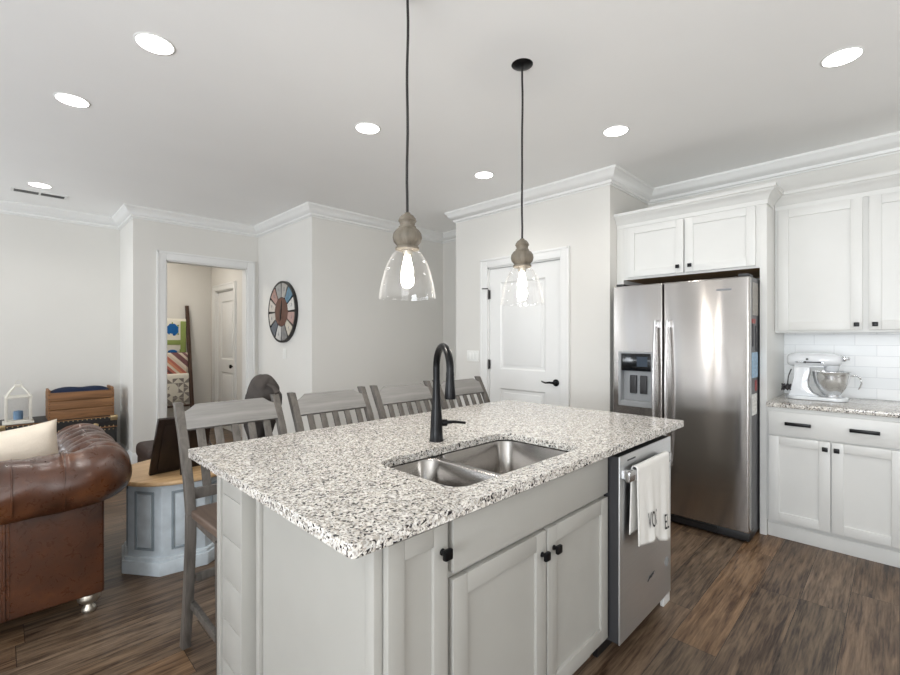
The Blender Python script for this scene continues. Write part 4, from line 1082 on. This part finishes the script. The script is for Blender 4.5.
# ------------------------------------------------------------------ trunk, crate, lantern by the far wall
tk = thing('steamer_trunk', 'black studded steamer trunk with brass fittings against the far wall', 'trunk', (.43, 6.2, 0))
TK = (-.02, .885, 5.93, 6.43)
part('trunk_box', G().box(TK[0], TK[1], TK[2], TK[3], .02, .40, .008), 'trunk', tk)
part('trunk_lid', G().box(TK[0]-.004, TK[1]+.004, TK[2]-.004, TK[3], .405, .525, .010), 'trunk', tk)
g = G()
for i in range(24):
    x = TK[0]+.03+i*(TK[1]-TK[0]-.06)/23
    for z in (.420, .508, .385): g.ball((x, TK[2]-.004 if z > .4 else TK[2], z), .006, .004, .006, u=8, v=5)
part('nail_heads', g, 'brass', tk)
part('edge_band', G().box(TK[0]-.006, TK[1]+.006, TK[2]-.007, TK[2]-.003, .405, .414).box(TK[0]-.006, TK[1]+.006, TK[2]-.007, TK[2]-.003, .516, .524), 'crate', tk)
for x in (.10, .70): part('latch', G().box(x-.028, x+.028, TK[2]-.014, TK[2]-.002, .36, .455, .006).ball((x, TK[2]-.014, .44), .024, .008, .024, u=14, v=8), 'brass', tk)
for x in (TK[0]+.025, TK[1]-.025): part('corner_cap', G().box(x-.032, x+.032, TK[2]-.010, TK[2]+.03, .475, .530, .008), 'brass', tk)
cr = thing('wooden_crate', 'weathered slatted wooden crate standing on the black trunk', 'crate', (.60, 6.1, .527))
c0, c1, cy0, cy1, cz0 = .335, .868, 5.97, 6.30, .5275
for i in range(3):
    z = cz0+.014+i*.088
    part('side_slat', G().box(c0, c1, cy0, cy0+.012, z, z+.082, .003), 'crate', cr)
    part('side_slat', G().box(c0, c1, cy1-.012, cy1, z, z+.082, .003), 'crate', cr)
part('end_board', G().box(c0+.002, c0+.020, cy0+.012, cy1-.012, cz0+.014, cz0+.30, .004), 'crate', cr)
part('end_board', G().box(c1-.020, c1-.002, cy0+.012, cy1-.012, cz0+.014, cz0+.30, .004), 'crate', cr)
part('bottom_board', G().box(c0, c1, cy0, cy1, cz0, cz0+.013, .003), 'crate', cr)
g = G()
for x in (c0+.012, c1-.012):
    for i in range(3):
        for q in (.02, .06): g.ball((x, cy0-.0005, cz0+.014+i*.088+q), .0045, .003, .0045, u=8, v=5)
part('nail_heads', g, 'black', cr)
def nv(u, v): return (c0+.024+(c1-c0-.048)*u, cy0+.014+(cy1-cy0-.028)*v, cz0+.222+.092*(math.sin(PI*u)*math.sin(PI*v))**.22*(1+.08*math.sin(7*u+1))+.003*math.sin(14*u+6*v))
o = part('folded_cloth', G().grid(nv, 30, 20), 'navy', loc=(.6, 6.1, cz0+.26), sharp=180); tag(o, 'navy blue folded cloth lying in the wooden crate', 'cloth')
ln = thing('lantern', 'white wooden candle lantern standing on the black trunk left of the crate', 'lantern', (.13, 6.06, .527))
lx, ly, lw, lz = .125, 6.05, .085, .5275
part('base', G().box(lx-lw-.025, lx+lw+.025, ly-lw-.025, ly+lw+.025, lz, lz+.018, .004).box(lx-lw-.006, lx+lw+.006, ly-lw-.006, ly+lw+.006, lz+.018, lz+.034, .003), 'lantern', ln)
for a in (-1, 1):
    for b_ in (-1, 1): part('corner_post', G().box(lx+a*lw-.011, lx+a*lw+.011, ly+b_*lw-.011, ly+b_*lw+.011, lz+.034, lz+.245, .002), 'lantern', ln)
part('top_frame', G().box(lx-lw-.014, lx+lw+.014, ly-lw-.014, ly+lw+.014, lz+.245, lz+.262, .003), 'lantern', ln)
g = G()
for a in (-1, 1):
    for b_ in (-1, 1): g.tube([(lx+a*lw, ly+b_*lw, lz+.26), (lx+a*lw*.62, ly+b_*lw*.62, lz+.315), (lx+a*.024, ly+b_*.024, lz+.352)], .008, 8)
g.box(lx-.030, lx+.030, ly-.030, ly+.030, lz+.348, lz+.372, .004)
part('roof', g, 'lantern', ln)
part('ring', G().tube([(lx+.022*math.cos(2*PI*i/16), ly, lz+.390+.022*math.sin(2*PI*i/16)) for i in range(17)], .0035, 8), 'lantern', ln)
for (x0, x1, y0, y1) in ((lx-lw, lx+lw, ly-lw-.001, ly-lw+.001), (lx-lw, lx+lw, ly+lw-.001, ly+lw+.001), (lx-lw-.001, lx-lw+.001, ly-lw, ly+lw), (lx+lw-.001, lx+lw+.001, ly-lw, ly+lw)):
    part('pane', G().box(x0, x1, y0, y1, lz+.034, lz+.245), 'pane', ln)
cd = part('candle', G().lathe([(0, 0), (.035, 0), (.035, .075), (.03, .08), (.006, .078), (0, .09)], lx, ly, lz+.0345, 20), 'candle', loc=(lx, ly, lz+.0345)); tag(cd, 'short blue candle inside the white lantern', 'candle')

# ------------------------------------------------------------------ blanket ladder with quilts in the room beyond
ld = thing('blanket_ladder', 'dark wood blanket ladder leaning on the wall beyond the doorway', 'ladder', (1.74, 7.3, 0))
LY0, LY1, LH = 7.25, 7.575, 1.84
for x in (1.50, 1.985): part('stile', G().bar([(x, LY0, 0), (x, LY1, LH)], .05, .03), 'walnut', ld)
ly_ = lambda z: LY0+(LY1-LY0)*z/LH
RZS = [1.60, 1.13, .80, .38]
for z in RZS: part('rung', G().tube([(1.50, ly_(z), z), (1.985, ly_(z), z)], .015, 10), 'walnut', ld)
def quilt(name, z1, z0, mats, label, deco=None):
    t = thing(name, label, 'quilt', (1.74, ly_(z1), z0))
    yy = ly_(z1); x0, x1 = 1.535, 1.955
    prof = []
    for i in range(9): a = PI*i/8; prof.append((yy+.026*math.cos(a)*1.0, z1+.004+.030*math.sin(a)))
    zs_ = [z1-.01-(z1-.01-z0)*i/8 for i in range(9)]
    P = [(yy+.024+.0*k_, z) for k_, z in enumerate(reversed(zs_))]+prof[1:-1]+[(yy-.026-.010*math.sin(PI*min(1, (z1-z)/(z1-z0))), z) for z in zs_]
    def f(u, v):
        q = v*(len(P)-1); i = min(int(q), len(P)-2); t_ = q-i
        return (x0+(x1-x0)*u, P[i][0]+(P[i+1][0]-P[i][0])*t_+.004*math.sin(9*u)*(P[i][1] < z1-.02), P[i][1]+(P[i+1][1]-P[i][1])*t_)
    o = part('quilt_cloth', G().grid(f, 14, len(P)-1), mats, t, sharp=180); mod(o, 'SOLIDIFY', thickness=.014, offset=0)
    if deco: deco(t, yy-.026-.022, x0, x1)
    return t
def deco1(t, y, x0, x1):
    part('green_border', G().box(x1-.075, x1-.004, y, y+.012, 1.14, 1.60, .003).box(x0, x1-.075, y, y+.012, 1.255, 1.325, .003).box(x1-.085, x1, y+.012, y+.07, 1.10, 1.19, .003), 'qgreen', t)
    g = G()
    g.prism([(.0+.075*(1+.12*(k_ % 2))*math.cos(k_*PI/8), .085*(1+.12*(k_ % 2))*math.sin(k_*PI/8)) for k_ in range(16)], 0, .006, mat=Matrix.Translation((1.775, y+.008, 1.475)) @ Matrix.Rotation(PI/2, 4, 'X'))
    part('applique', g, 'qblue', t); g = G()
    g.prism([(.06*math.cos(k_*PI/6), .03*math.sin(k_*PI/6)) for k_ in range(12)], 0, .006, mat=Matrix.Translation((1.775, y+.008, 1.155)) @ Matrix.Rotation(PI/2, 4, 'X'))
    part('applique', g, 'qblue', t)
    g = G()
    for a in (40, 90, 150, 215, 320):
        c, s_ = math.cos(math.radians(a)), math.sin(math.radians(a))
        g.prism([(.085*c-.015*s_, .085*s_+.015*c), (.085*c+.015*s_, .085*s_-.015*c), (.115*c, .115*s_)], 0, .005, mat=Matrix.Translation((1.775, y+.008, 1.475)) @ Matrix.Rotation(PI/2, 4, 'X'))
    part('leaf_applique', g, 'qgreen', t)
def deco3(t, y, x0, x1):
    g = G(); n = 3; w = (x1-x0)/n
    for i in range(n):
        for j in range(3):
            cx, cz = x0+w*(i+.5), .80-.045-w*(j+.5)+.02
            for k_ in range(8):
                if (k_+i+j) % 2: continue
                a0, a1 = k_*PI/4, (k_+1)*PI/4
                def e_(a): m_ = max(abs(math.cos(a)), abs(math.sin(a))); return (cx+w*.48*math.cos(a)/m_, cz+w*.48*math.sin(a)/m_)
                p0_, p1_ = e_(a0), e_(a1)
                g.prism([(cx, cz), p0_, p1_], 0, .004, mat=Matrix(((1, 0, 0, 0), (0, 0, -1, y+.008), (0, 1, 0, 0), (0, 0, 0, 1))))
    part('triangle_patches', g, 'qgrey', t)
quilt('quilt', RZS[0], 1.12, ['qwhite'], 'white quilt with green border and blue applique on the top rung of the ladder', deco1)
quilt('quilt', RZS[1]-.03, .82, ['stripes'], 'red and cream diagonal striped quilt in the middle of the ladder')
quilt('quilt', RZS[2], .42, ['qwhite'], 'grey and white triangle patchwork quilt low on the ladder', deco3)
d = bpy.data.lights.new('bedroom_light', 'AREA'); d.shape = 'DISK'; d.size = .35; d.energy = 16; d.color = (1, .93, .84)
o = bpy.data.objects.new('bedroom_light', d); COL.objects.link(o); o.location = (1.3, 6.7, 2.70)
